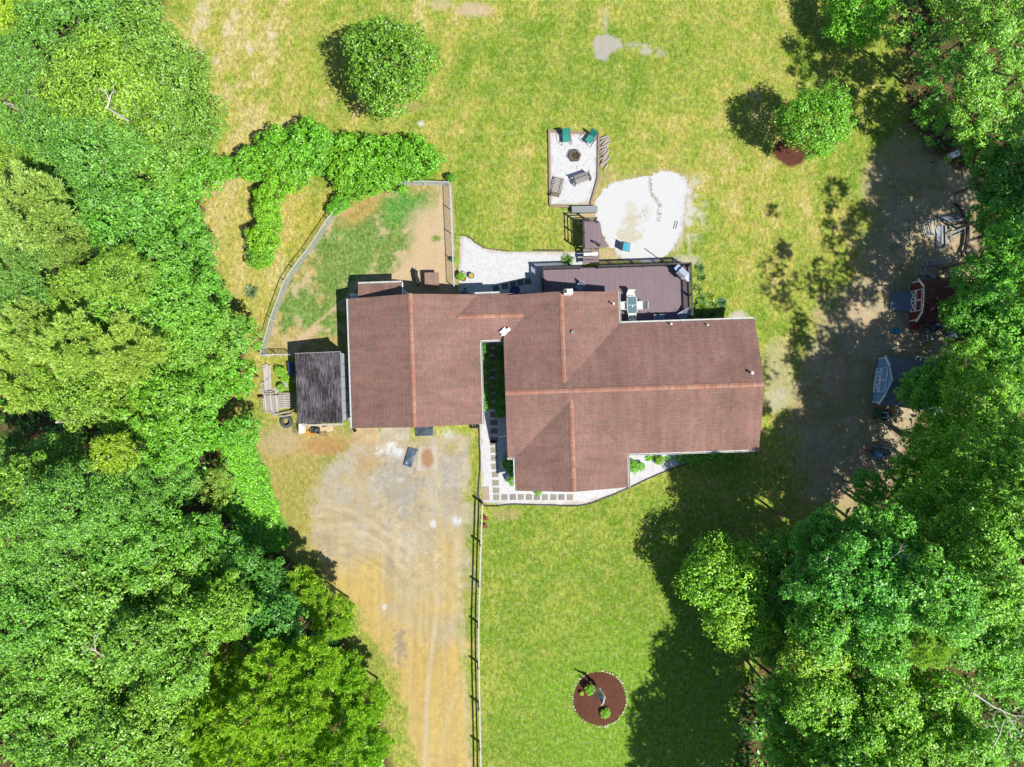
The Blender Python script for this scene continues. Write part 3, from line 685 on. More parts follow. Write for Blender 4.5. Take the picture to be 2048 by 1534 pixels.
# ---------------------------------------------------------------- sheds
def gambrel(name, label, fx, fy, ang, wd, dep, he, hk, hr, wallm, roofm, trimm, doorm, hood):
    """front face centred on (fx,fy), facing local -X; depth towards +X"""
    s = thing(name, label, 'shed', (fx, fy, 0), ang); hw = wd/2; kw = hw*.62
    prof = [(-hw, he), (-kw, hk), (0, hr), (kw, hk), (hw, he)]
    m = MB(); A = [(0, -hw, .12)]+[(0, y, z) for y, z in prof]+[(0, hw, .12)]; B = [(dep, y, z) for _, y, z in A]
    m.face(A); m.face(B[::-1])
    m.face([A[0], B[0], B[1], A[1]]); m.face([A[-1], A[-2], B[-2], B[-1]]); m.build('wall', wallm, s)
    r = MB(); ov = .1
    pp = [(-hw-ov, he-.12)]+prof[1:4]+[(hw+ov, he-.12)]
    fo = [-.06, -.1, -hood, -.1, -.06]
    cum = 0
    for i in range(4):
        (y0, z0), (y1, z1) = pp[i], pp[i+1]; L = math.hypot(y1-y0, z1-z0); t = .05
        top = [(fo[i], y0, z0+t), (fo[i+1], y1, z1+t), (dep+.1, y1, z1+t), (dep+.1, y0, z0+t)]
        uv = [(0, cum), (0, cum+L), (dep, cum+L), (dep, cum)]
        n = (Vector(top[1])-Vector(top[0])).cross(Vector(top[3])-Vector(top[0]))
        if n.z < 0: r.face(top[::-1], uv[::-1])
        else: r.face(top, uv)
        low = [(x, y, z-.045) for x, y, z in top]; r.face(low if n.z < 0 else low[::-1], uv)
        r.face([top[0], top[1], low[1], low[0]]); cum += L
    r.build('roof', roofm, s)
    tr = MB()
    for i in range(4):
        (y0, z0), (y1, z1) = pp[i], pp[i+1]; tr.bar((fo[i]-.02, y0, z0-.0), (fo[i+1]-.02, y1, z1-.0), .05 if i in (1, 2) else .10, .06 if i in (1, 2) else .10)
    for y in (-hw+.04, hw-.04): tr.box(-.03, 0, y-.04, y+.04, .12, he)
    tr.build('trim', trimm, s)
    dw = wd*.27; dh = hk-.2; y_off = 0
    for sg in (-1, 1):
        dd = MB().box(-.05, -.005, min(0, sg*dw*1.0)+.01, max(0, sg*dw*1.0)-.01, .18, dh); do = dd.build('door', doorm, s)
        f = MB(); y0, y1 = (0.03, dw-.02) if sg > 0 else (-dw+.02, -.03); x = -.075
        b = .08
        for (a, c_) in (((y0, .22), (y1, .22)), ((y0, dh-.04), (y1, dh-.04)), ((y0, dh*.54), (y1, dh*.54)), ((y0, .22), (y0, dh)), ((y1, .22), (y1, dh)), ((y0, .22), (y1, dh*.54)), ((y0, dh*.54), (y1, .22))):
            f.bar((x, a[0], a[1]), (x, c_[0], c_[1]), .04, b)
        f.build('door_brace', trimm, do)
    fl_ = MB().box(0, dep, -hw+.05, hw-.05, .0, .12).build('skid_base', DARK, s)
    return s
REDW = siding_mat('barn_red_boards', (.16, .032, .022), .2, 1); BLUEW = siding_mat('shade_blued_siding', (.17, .33, .58), .11, 2)  # shed blue is saturated further: bluish tree shade put into the siding colour
DRK = shingle_mat('dark_red_shed_shingles', alb(104, 70, 72), alb(140, 98, 96), alb(70, 48, 48), .15, .3)
GRS = shingle_mat('shade_blued_grey_shingles', alb(112, 132, 160), alb(146, 160, 180), alb(90, 104, 130), .15, .3)  # light grey shingles, with the blue cast of shade painted into their colour
p = at(1821.5, 604, .1); gambrel('gambrel_shed', 'dark red barn-style shed with white crossed double doors and a wooden ramp', p.x, p.y, R(3.2)*-1, 3.0, 3.9, 1.25, 1.95, 2.55, REDW, DRK, WHITE, REDW, .38)
p = at(1750, 760.5, .1); gambrel('gambrel_shed', 'blue-grey barn-style shed with pale crossed double doors, half under a tree', p.x, p.y, R(-8), 3.45, 5.0, 1.4, 2.15, 2.85, BLUEW, GRS, paint((.72, .76, .8), .6), BLUEW, .12)
rp = thing('shed_ramp', 'weathered grey plank ramp leading up to the dark red shed doors', 'ramp', at(1801, 603, .1), R(-2))
rb = MB()
for i in range(11): rb.cbox((-.72+i*.145, 0, .04+i*.012), (.135, 1.42, .03), 0, -.08)
rb.build('planks', wood(alb(140, 156, 176)), rp)
for yy in (-.6, .6): MB().bar((-.78, yy, .0), (.78, yy, .1), .05, .08).build('runner', wood((.2, .2, .2)), rp)
# grey lean-to shed left of the garage
gs = thing('lean_to_shed', 'open-fronted shed with a weathered dark grey sheet roof beside the garage', 'shed', (0, 0, 0), TH)
def corr_mat():
    t = NT('weathered_roofing'); v = t.coord(); mp = t.n('ShaderNodeMapping'); mp.inputs['Scale'].default_value = (5, .55, 1); t.l(v, mp.inputs[0])
    n = t.noise(2.2, 6, mp.outputs[0], .75); sx = t.n('ShaderNodeSeparateXYZ'); t.l(v, sx.inputs[0])
    rib = t.math('SINE', t.math('MULTIPLY', sx.outputs[0], 2*math.pi/.105)); b = t.noise(.7, 3, v)
    c = t.mix(t.mr(t.math('ADD', n, t.math('MULTIPLY', t.math('SUBTRACT', b, .5), .45)), .42, .68, 0, 1), alb(66, 62, 66), alb(166, 160, 168))
    c = t.mix(t.mr(rib, -1, .0, .35, 0), c, alb(48, 44, 48))
    return t.done(t.bsdf(c, .9, 0, bump=rib, bstr=.6, bdist=.03, spec=.15))
pts = [at(588, 709, 2.4), at(676, 703, 3.0), at(690, 843, 3.0), at(595, 850, 2.4)]
L2 = [Vector(px2uv(588, 709, 2.4)), Vector(px2uv(676, 703, 3.0)), Vector(px2uv(690, 845, 3.0)), Vector(px2uv(597, 848, 2.4))]
x0, x1 = (L2[0].x+L2[3].x)/2, (L2[1].x+L2[2].x)/2; y0, y1 = (L2[2].y+L2[3].y)/2, (L2[0].y+L2[1].y)/2
m = MB(); sl2 = math.atan2(.6, x1-x0); m.box(-(x1-x0)/2/math.cos(sl2), (x1-x0)/2/math.cos(sl2), y0-(y0+y1)/2, y1-(y0+y1)/2, -.04, .02, Matrix.Translation(((x0+x1)/2, (y0+y1)/2, 2.7)) @ Matrix.Rotation(-sl2, 4, 'Y'))
m.build('roof', corr_mat(), gs)
BW = siding_mat('faded_blue_panel', (.40, .46, .52), .9, 1)
MB().box(x1-.12, x1-.06, y0+.15, y1-.05, 0, 2.93).build('side_wall', BW, gs)
for (a, b, hh) in ((x0+.1, y0+.15, 2.3), (x0+.1, y1-.2, 2.3), (x0+.1, (y0+y1)/2, 2.3), (x1-.25, y0+.1, 2.85), ((x0+x1)/2, y1-.15, 2.6)): MB().box(a, a+.1, b, b+.1, 0, hh).build('post', wood(alb(170, 164, 156)), gs)
MB().box(x0+.1, x1-.15, y1-.12, y1-.07, 0, 2.3).build('back_wall', BW, gs)
MB().bar((x0, y1+.03, 2.42), (x1, y1+.03, 3.02), .04, .1).bar((x1+.02, y0, 2.98), (x1+.02, y1, 2.98), .04, .1).build('fascia', paint(alb(190, 188, 184), .7), gs)
MB().bar((x0+.3, y0-.12, 2.3), (x1-.0, y0-.12, 2.86), .14, .22).build('front_beam', wood(alb(224, 214, 196)), gs)
MB().box(x1-.05, x1+.75, y0+.02, y0+.35, .5, .9).build('step_block', wood(alb(200, 190, 172)), gs)
# ---------------------------------------------------------------- fences
GALV = paint((.50, .54, .56), .45, .12, 8, .3, name='galvanised_steel'); WIRE = paint((.40, .44, .46), .5, .1, 8, .2, name='fence_wire')
def chain_fence(label, pts, hh=1.2, gap=2.4):
    P = [at(*p, 0) for p in pts]; f = thing('chain_link_fence', label, 'fence', P[0], 0, 'chain link fences round the dog pen'); Q = [p-P[0] for p in P]
    # resample posts
    posts = []
    for a, b in zip(Q[:-1], Q[1:]):
        n = max(1, round((b-a).length/gap))
        for i in range(n): posts.append(a+(b-a)*i/n)
    posts.append(Q[-1])
    tr = MB().tube([q+Vector((0, 0, hh)) for q in posts], .03, 6); tr.build('top_rail', GALV, f)
    for q in posts: MB().cyl(q.x, q.y, 0, hh+.06, .035, 8).build('post', GALV, f)
    w_ = MB()
    for a, b in zip(posts[:-1], posts[1:]):
        d = b-a; L = d.length
        if L < .05: continue
        e = d/L; nn = Vector((-e.y, e.x, 0))*.0028; n = int(L/.11); sl = hh*.9
        for s in (1, -1):
            for i in range(-int(sl/.11), n+1):
                x0, x1 = i*.11, i*.11+sl; z0, z1 = .05, hh
                if x0 < 0: z0 += (0-x0)/sl*(hh-.05); x0 = 0
                if x1 > L: z1 -= (x1-L)/sl*(hh-.05); x1 = L
                if x1 <= x0+.01: continue
                A = a+e*(x0 if s == 1 else L-x0)+Vector((0, 0, z0)); B = a+e*(x1 if s == 1 else L-x1)+Vector((0, 0, z1))
                t_ = Vector((0, 0, .005)); w_.face([A-t_, B-t_, B+t_, A+t_]); w_.face([A+nn*2, B+nn*2, B-nn*2, A-nn*2])
    w_.build('wire_mesh', WIRE, f); return f
chain_fence('curved galvanised chain link fence on the west side of the dog pen', [(530, 712), (550, 641), (577, 567), (594, 541), (620, 508), (664, 443), (708, 392)])
chain_fence('short chain link fence across the top of the pen behind the hedge', [(790, 372), (850, 371), (902, 373)])
chain_fence('straight chain link fence between the dog pen and the white gravel path', [(902, 373), (906, 470), (910, 575)])
chain_fence('short chain link fence running from the pen corner to the grey shed', [(530, 712), (556, 710), (586, 710)])
# post and rail fence beside the drive
RAILM = wood(alb(226, 220, 208), .12); POSTM = wood(alb(112, 100, 92), .3)
rf = thing('post_and_rail_fence', 'long white-topped wooden post and rail fence beside the sandy driveway', 'fence', at(964, 1004, 0))
base0 = at(964, 1004, 0)
pp = [(964, 1004), (961, 1084), (958.5, 1165), (956.5, 1245), (957, 1325), (958.5, 1405), (960, 1484), (961, 1562), (962, 1640)]
for q in pp:
    a = at(*q, 0)-base0; MB().box(a.x-.07, a.x+.07, a.y-.07, a.y+.07, 0, 1.25).build('post', POSTM, rf)
for i in range(len(pp)-1):
    a, b = at(*pp[i], 0)-base0, at(*pp[i+1], 0)-base0; m = random.uniform(-.03, .03)
    MB().bar(a+Vector((.09, 0, 1.12+m)), b+Vector((.09, 0, 1.12-m)), .11, .05).build('rail', RAILM, rf)
    MB().bar(a+Vector((.07, 0, .55+m)), b+Vector((.07, 0, .55)), .05, .13).build('rail', RAILM, rf)
MB().cbox((-.22, .45, .55), (.5, .05, .05), -.8).build('corner_stub', POSTM, rf)

# ---------------------------------------------------------------- borders and edging
def edging(name, label, pts, r=.05, z=.06, mat=None, cat='edging'):
    P = [at(*p, 0) for p in pts]; sm_ = []
    for i in range(len(P)-1):
        for k in range(6):
            t_ = k/6; p0 = P[max(i-1, 0)]; p3 = P[min(i+2, len(P)-1)]; a, b = P[i], P[i+1]
            sm_.append(.5*((2*a)+(b-p0)*t_+(2*p0-5*a+4*b-p3)*t_*t_+(3*a-p0-3*b+p3)*t_**3))
    sm_.append(P[-1]); o = MB().tube([p+Vector((random.uniform(-.01, .01), random.uniform(-.01, .01), z)) for p in sm_], r, 6).build(name, mat or DARK)
    return tag(o, label, cat)
edging('garden_edging', 'dark curving garden edging round the front gravel bed', [(958, 850), (960, 930), (962, 1006), (1030, 1008), (1100, 1010), (1165, 1010), (1215, 993), (1256, 976), (1305, 953), (1350, 935), (1380, 924), (1394, 910)], .05, .05)
edging('garden_edging', 'thin dark timber edging along the top of the white back path', [(922, 470), (938, 474), (956, 489), (975, 497), (1020, 502)], .035, .04, wood(alb(120, 92, 74)))
TB = wood(alb(176, 152, 136), .25)
def timber(label, a, b, wd=.16, z=.16, mat=TB):
    A, B = at(*a, 0), at(*b, 0); c = (A+B)/2; o = MB().cbox((0, 0, z/2), ((B-A).length, wd, z)).build('border_timber', mat, bevel=.01); o.location = c
    o.rotation_euler = (0, 0, math.atan2(B.y-A.y, B.x-A.x)); return tag(o, label, 'timber', 'border timbers round the fire pit gravel')
timber('long weathered timber along the left edge of the fire pit gravel', (1098, 264), (1100, 411)); timber('weathered timber along the top edge of the fire pit gravel', (1096, 262), (1198, 268))
timber('weathered timber along the right edge of the fire pit gravel, beside the woodpile', (1197, 268), (1196, 356)); timber('slanting timber between the fire pit gravel and the white pool circle', (1196, 356), (1181, 410))
timber('weathered timber along the bottom edge of the fire pit gravel', (1100, 412), (1150, 414)); timber('dark low timber beside the back gravel path and deck', (1066, 501), (1128, 501.5), .08, .14, POSTM)
# ---------------------------------------------------------------- stepping stones
def stone(px, py, sx=.56, sy=.50, rz=0, col=(176, 166, 148), label='', h=.045):
    o = MB().cbox((0, 0, .03), (sx, sy, h)).build('stepping_stone', paint(alb(*col), .9, .14, 5, name='concrete_paver'), bevel=.012)
    p = at(px, py, 0); o.location = p; o.rotation_euler = (0, 0, rz+TH); return tag(o, label, 'paver', 'square stepping stones in the gravel')
ys_ = [688, 703, 718, 733, 748, 764, 779, 795, 812, 829, 845, 862, 880]
ORD = 'topmost second third fourth fifth sixth seventh eighth ninth tenth eleventh twelfth lowest'.split()
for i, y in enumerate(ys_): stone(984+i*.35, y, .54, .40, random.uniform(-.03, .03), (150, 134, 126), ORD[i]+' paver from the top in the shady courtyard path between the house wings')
for i, y in enumerate([886, 900, 916, 933, 949, 966, 981]): stone(987+i*.9, y, .50, .42, random.uniform(-.04, .04), (174, 166, 150), ['topmost', 'second', 'third', 'fourth', 'fifth', 'sixth', 'lowest'][i]+' pale paver in the sunny column of stones left of the front wing')
for i, x in enumerate([993, 1009, 1026, 1042, 1058, 1074, 1090, 1107, 1123, 1140]): stone(x, 994.5+random.uniform(-.6, .6), .47, .43, random.uniform(-.05, .05), (172-i % 3*6, 164-i % 3*6, 150), ['first', 'second', 'third', 'fourth', 'fifth', 'sixth', 'seventh', 'eighth', 'ninth', 'last'][i]+' pale paver from the left in the row below the front gable')
for x, y, q in ((971, 980, 'upper'), (972, 994, 'lower')): stone(x, y, .55, .5, .05, (196, 176, 150), q+' of two sandy pavers half buried in gravel at the fence corner')
for x, y, q in ((1010, 572, 'second'), (1026, 568, 'third'), (1041, 565, 'fourth'), (1056, 563, 'rightmost'), (992, 577, 'leftmost')): stone(x, y, .48, .44, .15, (120, 122, 112), q+' dark mossy paver in the shaded path behind the house')
# ---------------------------------------------------------------- driveway slab, tarps, mats
def slab(name, label, cat, poly, z0, z1, mat, **kw):
    P = [at(*p, 0) for p in poly]; c = sum(P, Vector())/len(P); o = MB().prism([(p.x-c.x, p.y-c.y) for p in P][::-1], z0, z1).build(name, mat, bevel=.004); o.location = c
    return tag(o, label, cat)
def rust_mat():
    t = NT('stained_concrete'); v = t.coord(); g = t.n('ShaderNodeTexGradient', gradient_type='SPHERICAL'); mp = t.n('ShaderNodeMapping'); mp.inputs['Scale'].default_value = (1.35, .75, 1); t.l(v, mp.inputs[0]); t.l(mp.outputs[0], g.inputs[0])
    n = t.noise(3, 5, v, .75); f = t.mr(t.math('ADD', g.outputs['Fac'], t.math('MULTIPLY', n, .75)), .55, .95, 0, .85)
    c = t.mix(f, alb(212, 202, 186), alb(178, 126, 76)); c = t.mix(t.mr(t.noise(9, 4, v), .5, .75, 0, .4), c, alb(150, 140, 120)); return t.done(t.bsdf(c, .9, bump=n, bstr=.2))
slab('concrete_pad', 'small concrete pad with an orange rust stain in the driveway', 'slab', [(838, 893), (872, 890), (876, 939), (832, 942)], .0, .035, rust_mat())
slab('concrete_apron', 'worn sandy concrete apron outside the left garage door', 'slab', [(707, 850), (757, 850), (757, 884), (708, 888)], 0, .02, paint(alb(206, 180, 138), .9, .22, 1.5))
slab('concrete_apron', 'pale worn concrete strip in front of the garage', 'slab', [(762, 850), (820, 850), (818, 880), (765, 884)], 0, .018, paint(alb(196, 184, 162), .9, .22, 1.2))
def rumple(name, label, cat, poly, mat, amp=.05, n=26, z=.05):
    P = [at(*p, 0) for p in poly]; c = sum(P, Vector())/4; V = []; s = np.linspace(0, 1, n)
    A, B, D, E = [np.array(p-c) for p in P]
    U, W = np.meshgrid(s, s); U = U.ravel()[:, None]; W = W.ravel()[:, None]
    X = (A*(1-U)+B*U)*(1-W)+(E*(1-U)+D*U)*W
    X[:, 2] = z+amp*(fbm(X[:, 0]*26+300, X[:, 1]*26+90, 13, 7, 3)-.3)*2*np.minimum(1, 6*np.minimum.reduce([U[:, 0], 1-U[:, 0], W[:, 0], 1-W[:, 0]])+.3)
    X[:, :2] += .04*(np.c_[fbm(X[:, 0]*30, X[:, 1]*30, 9, 4, 2), fbm(X[:, 0]*30, X[:, 1]*30, 9, 8, 2)]-.5)
    i = (np.arange(n-1)[:, None]*n+np.arange(n-1)[None, :]).ravel(); Fc = np.c_[i+n, i+n+1, i+1, i]
    o = bpy.data.objects.new(name, np_mesh(name, X, Fc, mat, None, True)); C.objects.link(o); o.location = c
    so_ = o.modifiers.new('s', 'SOLIDIFY'); so_.thickness = .008
    return tag(o, label, cat)
TARP = paint(alb(84, 104, 122), .45, .35, 2.2, name='blue_grey_tarp')
rumple('tarpaulin', 'crumpled blue-grey tarpaulin lying on the driveway beside the concrete pad', 'tarpaulin', [(816, 894), (836, 898), (823, 935), (806, 929)], TARP, .07)
rumple('tarpaulin', 'dark wet-looking plastic sheet lying against the garage door', 'tarpaulin', [(830, 850), (866, 850), (867, 871), (831, 872)], paint(alb(74, 88, 100), .4, .5, 4), .03)
cr = thing('crate', 'small dark open crate at the bottom right corner of the garage', 'crate', at(949, 851, 0), .05)
MB().box(-.28, .28, -.2, .2, 0, .04).box(-.28, -.25, -.2, .2, .04, .3).box(.25, .28, -.2, .2, .04, .3).box(-.25, .25, -.2, -.17, .04, .3).box(-.25, .25, .17, .2, .04, .3).build('body', DARK, cr)
MB().bar((-.1, -.2, .31), (-.1, .2, .31), .03).bar((.1, -.2, .31), (.1, .2, .31), .03).build('slats', paint(alb(150, 150, 80), .7), cr)
bk = MB().lathe([(0, .0), (.09, 0), (.11, .28), (.095, .28), (.08, .03), (0, .03)], 14).build('bucket', DARK); bk.location = at(711, 861, 0); tag(bk, 'small black bucket at the bottom left corner of the garage', 'bucket')
# ---------------------------------------------------------------- furniture
WF = paint((.70, .70, .66), .45, .08, 8, name='white_powder_coat'); SL = paint((.62, .61, .56), .7, .12, 10, name='pale_sling_fabric')
def patio_chair(label, px, py, h, rz, fm=WF, sm_=SL, group='sling chairs on the deck', lean=.28, s=1.0):
    t = thing('patio_chair', label, 'chair', at(px, py, h), rz, group); t.scale = (s, s, s)
    MB().box(-.25, .25, -.24, .24, .40, .43).build('seat', sm_, t, bevel=.01)
    M = Matrix.Translation((0, .24, .42)) @ Matrix.Rotation(-lean, 4, 'X'); MB().box(-.25, .25, -.0, .03, .0, .62, M).build('backrest', sm_, t)
    f = MB()
    for x in (-.29, .29):
        f.tube([(x, -.26, 0), (x, -.26, .62), (x, .2, .64), (x, .34, .02)], .018, 6); f.tube([(x*.93, -.24, .41), (x*.93, .24, .41), (x*.93, .24+.62*math.sin(lean), .42+.62*math.cos(lean))], .016, 6)
    top = (.24+.62*math.sin(lean), .42+.62*math.cos(lean)); f.tube([(-.27, *top), (.27, *top)], .016, 6); f.tube([(-.27, -.24, .41), (.27, -.24, .41)], .016, 6)
    f.build('frame', fm, t); return t
patio_chair('white sling chair at the top end of the glass patio table', 1259, 594, DZ, 0)
patio_chair('white sling chair on the left side of the glass table, by the eaves', 1247.5, 613, DZ, R(90))
patio_chair('white sling chair on the right side of the glass patio table', 1277, 612.5, DZ, R(-90), lean=.5)
patio_chair('shaded sling chair at the bottom end of the glass patio table', 1262, 633, DZ, R(180))
tb = thing('patio_table', 'narrow glass-topped white patio table on the deck', 'table', at(1261, 612, DZ), TH)
TG = NT('table_glass'); TG = TG.done(TG.bsdf((.10, .15, .18), .12, spec=.8))
MB().box(-.34, .34, -.62, .62, .70, .712).build('tabletop', TG, tb)
m = MB().tube([(-.36, -.5, .70), (-.25, -.66, .70), (.25, -.66, .70), (.36, -.5, .70), (.36, .5, .70), (.25, .66, .70), (-.25, .66, .70), (-.36, .5, .70), (-.36, -.5, .70)], .022, 6).tube([(-.34, 0, .715), (.34, 0, .715)], .012, 6)
m.build('rim', WF, tb)
for sx in (-1, 1):
    for sy in (-1, 1): MB().tube([(sx*.3, sy*.55, .7), (sx*.36, sy*.62, 0)], .02, 6).build('leg', WF, tb)
MB().cyl(.02, -.1, .713, .80, .05, 12).build('table_pot', WF, tb)
NAVY = paint((.16, .20, .26), .6, .15, 8, name='grey_fabric')
patio_chair('grey folding chair in the shade of the eaves, left of the tilted one', 1321, 637, DZ, R(90), paint((.4, .42, .44), .5), NAVY, lean=.9, s=.85, group='grey chairs on the shaded deck')
patio_chair('grey reclined folding chair tilted in the shade near the right railing', 1361, 632, DZ, R(-58), paint((.5, .52, .55), .5), NAVY, lean=.9, s=.9, group='grey chairs on the shaded deck')
patio_chair('grey folding chair tucked under the gable eaves beside the chimney', 1158, 576, DZ, R(-35), paint((.4, .42, .44), .5), NAVY, lean=.5, s=.8, group='grey chairs on the shaded deck')
# gas grill
gr = thing('gas_grill', 'stainless gas barbecue with side shelves set diagonally in the deck corner', 'grill', at(1361, 549, DZ), R(-44)); SS = paint((.58, .62, .66), .28, .1, 6, .55, name='stainless_steel')
MB().box(-.36, .36, -.26, .26, .1, .78).build('cabinet', SS, gr, bevel=.01)
hd = MB(); pr = [(-.28, .80), (-.28, .90), (-.18, 1.06), (.02, 1.14), (.2, 1.08), (.27, .92), (.27, .80)]
n0 = [(-.36, y, z) for y, z in pr]; n1 = [(.36, y, z) for y, z in pr]; hd.face(n0); hd.face(n1[::-1])
for i in range(len(pr)): j = (i+1) % len(pr); hd.face([n0[j], n0[i], n1[i], n1[j]])
hd.build('lid', SS, gr, bevel=.02); MB().tube([(-.28, -.33, .95), (.28, -.33, .95)], .018, 8).build('lid_handle', DARK, gr)
for s in (-1, 1): MB().box(min(s*.37, s*.72), max(s*.37, s*.72), -.24, .24, .80, .84).build('side_shelf', paint((.30, .42, .62), .35, .1, 6, .3) if s < 0 else SS, gr, bevel=.01)
MB().box(-.36, .36, -.36, -.265, .70, .80).build('control_panel', SS, gr)
for i in range(4):
    MB().tube([(-.26+i*.17, -.36, .75), (-.26+i*.17, -.41, .75)], .035, 10).build('knob', DARK, gr)
# adirondack style green chairs by the fire pit
TEAL = paint(alb(48, 168, 150), .6, .14, 6, name='green_fabric'); BLK = paint((.03, .035, .035), .5, .2, 8, name='black_tube')
def camp_chair(label, px, py, rz):
    t = thing('lawn_chair', label, 'chair', at(px, py, 0), rz, 'green chairs by the fire pit'); t.scale = (1.1, 1.1, 1.1)
    MB().box(-.24, .24, -.26, .22, .42, .45).build('seat', TEAL, t, bevel=.02); M = Matrix.Translation((0, .22, .44)) @ Matrix.Rotation(-.42, 4, 'X'); MB().box(-.23, .23, 0, .03, 0, .62, M).build('backrest', TEAL, t, bevel=.02)
    f = MB()
    for x in (-.31, .31): f.tube([(x, -.34, .02), (x*1.05, -.3, .62), (x, .12, .66), (x*.85, .36, .66), (x*.8, .50, 1.0)], .018, 6); f.tube([(x, .44, .02), (x, -.28, .44)], .016, 6); f.tube([(x, -.34, .02), (x, .44, .02)], .014, 6)
    f.tube([(-.25, .5, 1.0), (.25, .5, 1.0)], .018, 6); f.tube([(-.31, .44, .02), (.31, .44, .02)], .016, 6); f.build('frame', BLK, t); return t
camp_chair('green fabric chair on the gravel, left of the pair above the fire pit', 1131.5, 281, R(8)); camp_chair('green fabric chair on the gravel, right of the pair above the fire pit', 1178.5, 282, R(-35))
fp = thing('fire_pit', 'hexagonal metal fire pit full of ash on the white gravel', 'fire pit', at(1149, 313, 0), .15); IR = paint(alb(122, 110, 92), .7, .3, 5)
def hexp(r): return [(r*math.cos(k*math.pi/3), r*math.sin(k*math.pi/3)) for k in range(6)]
m = MB()
for k in range(6):
    a, b = hexp(.46)[k], hexp(.46)[(k+1) % 6]; a2, b2 = hexp(.34)[k], hexp(.34)[(k+1) % 6]; m.prism([a, b, b2, a2], .0, .26)
m.build('rim', IR, fp); MB().prism(hexp(.345), 0, .12).build('ash_bed', paint(alb(112, 96, 76), .95, .5, 12), fp)
m = MB(); random.seed(3)
for i in range(9): a = random.uniform(0, 3.1); x, y = random.uniform(-.12, .12), random.uniform(-.12, .12); m.tube([(x-.16*math.cos(a), y-.16*math.sin(a), .15), (x+.16*math.cos(a), y+.16*math.sin(a), .19)], .02, 6)
m.build('charred_sticks', paint((.06, .05, .04), .9), fp); m = MB()
for k in range(6): a, b = hexp(.5)[k], hexp(.5)[(k+1) % 6]; m.bar((*a, .29), (*b, .29), .035)
m.build('rim_bar', DARK, fp)
# bench
bn = thing('garden_bench', 'weathered grey slatted bench set at a slant below the fire pit', 'bench', at(1163, 361, 0), R(19)); BWd = wood(alb(168, 162, 156))
for i, y in enumerate((-.19, -.06, .07)): MB().box(-.66, .66, y-.05, y+.05, .42, .45).build('seat_slat', BWd, bn)
for i in range(3): M = Matrix.Translation((0, .17, .5)) @ Matrix.Rotation(-.25, 4, 'X'); MB().box(-.64, .64, 0, .03, .03+i*.14, .13+i*.14, M).build('back_slat', BWd, bn)
for x in (-.62, .62):
    MB().bar((x, -.24, 0), (x, -.24, .62), .06).build('leg', BLK, bn); MB().bar((x, .24, 0), (x, .30, .95), .06).build('leg', BLK, bn); MB().bar((x, -.3, .64), (x, .26, .64), .08, .035).build('armrest', BLK, bn)
# weathered lounger / slatted table
lo = thing('slatted_lounger', 'rusty brown slatted metal lounger on the gravel left of the bench', 'lounger', at(1115, 371, 0), R(-13)); LM = paint(alb(150, 138, 122), .8, .35, 6)
m = MB()
for i in range(9): m.box(-.32, .32, -.66+i*.125, -.66+i*.125+.07, .30, .32)
m.build('seat_slats', LM, lo); M = Matrix.Translation((0, -.68, .31)) @ Matrix.Rotation(2.4, 4, 'X'); m = MB()
for i in range(5): m.box(-.32, .32, .02+i*.1, .08+i*.1, 0, .02, M)
m.build('back_slats', LM, lo); m = MB().bar((-.35, -.68, .3), (-.35, .5, .3), .05).bar((.35, -.68, .3), (.35, .5, .3), .05).bar((-.35, .5, .3), (.35, .5, .3), .05).bar((-.35, -.68, .3), (.35, -.68, .3), .05); m.build('frame', IR, lo)
for x in (-.33, .33):
    for y in (-.6, .45): MB().bar((x, y, 0), (x, y, .3), .035).build('leg', IR, lo)
# grey bench box beside the bridge platform
bx = thing('bench_box', 'long pale grey plank bench between the fire pit gravel and the pool platform', 'bench', at(1168, 421.5, 0), R(1))
for i in range(3): MB().box(-.98, .98, -.24+i*.165, -.24+i*.165+.155, .48, .52).build('seat_plank', wood(alb(168, 170, 174), .2), bx)
MB().box(-.9, .9, -.22, .22, 0, .475).build('box', wood((.2, .2, .21)), bx)
# turquoise chair on the pool base
tc = thing('beach_chair', 'turquoise and black low chair alone on the white sand circle', 'chair', at(1250, 495, 0), R(82)); TQ = paint(alb(84, 186, 214), .5, .08, 8)
for i in range(3): MB().box(-.30, .30, -.34+i*.18, -.34+i*.18+.165, .30, .33).build('seat_strap', TQ, tc)
M = Matrix.Translation((0, .2, .31)) @ Matrix.Rotation(-.25, 4, 'X'); MB().box(-.30, .30, 0, .05, 0, .48, M).build('backrest', BLK, tc)
m = MB()
for x in (-.31, .31): m.tube([(x, -.36, 0), (x, -.34, .31), (x, .22, .31), (x, .30, .0)], .016, 6)
m.build('frame', BLK, tc)
m = MB().tube([(-.05, -.3, .03), (.1, .3, .03)], .025, 6).tube([(.12, -.28, .03), (.27, .3, .03)], .025, 6); o = m.build('metal_rods', DARK); o.location = at(1348, 450, 0); tag(o, 'pair of short dark metal rods lying on the right edge of the white sand', 'rod')
# ---------------------------------------------------------------- firewood
LOGM = wood(alb(196, 182, 172), .25, (3, 10, 3)); ENDM = LOGM
random.seed(8); lg = None
for i in range(34):
    r_ = random.uniform(.05, .085); L = random.uniform(.42, .62); j = i//2; px = 1206+(i % 2)*random.uniform(3, 7)+random.uniform(-3, 3); py = 276+j*3.4; z = r_+(.12 if i % 3 == 0 else 0)
    if i > 30: px, py, z = 1210+random.uniform(-8, 8), 328+random.uniform(0, 7), r_
    m = MB(); a = random.uniform(.3, 1.0); m.tube([(-L/2, 0, 0), (0, random.uniform(-.01, .01), 0), (L/2, 0, 0)], [r_, r_*1.05, r_*.95], 7); o = m.build('firewood_log', LOGM); o.location = at(px, py, 0)+Vector((0, 0, z)); o.rotation_euler = (random.uniform(0, 3), random.uniform(-.1, .1), a)
    tag(o, 'split grey firewood log in the loose woodpile right of the fire pit patio', 'log', 'firewood logs in the pile')
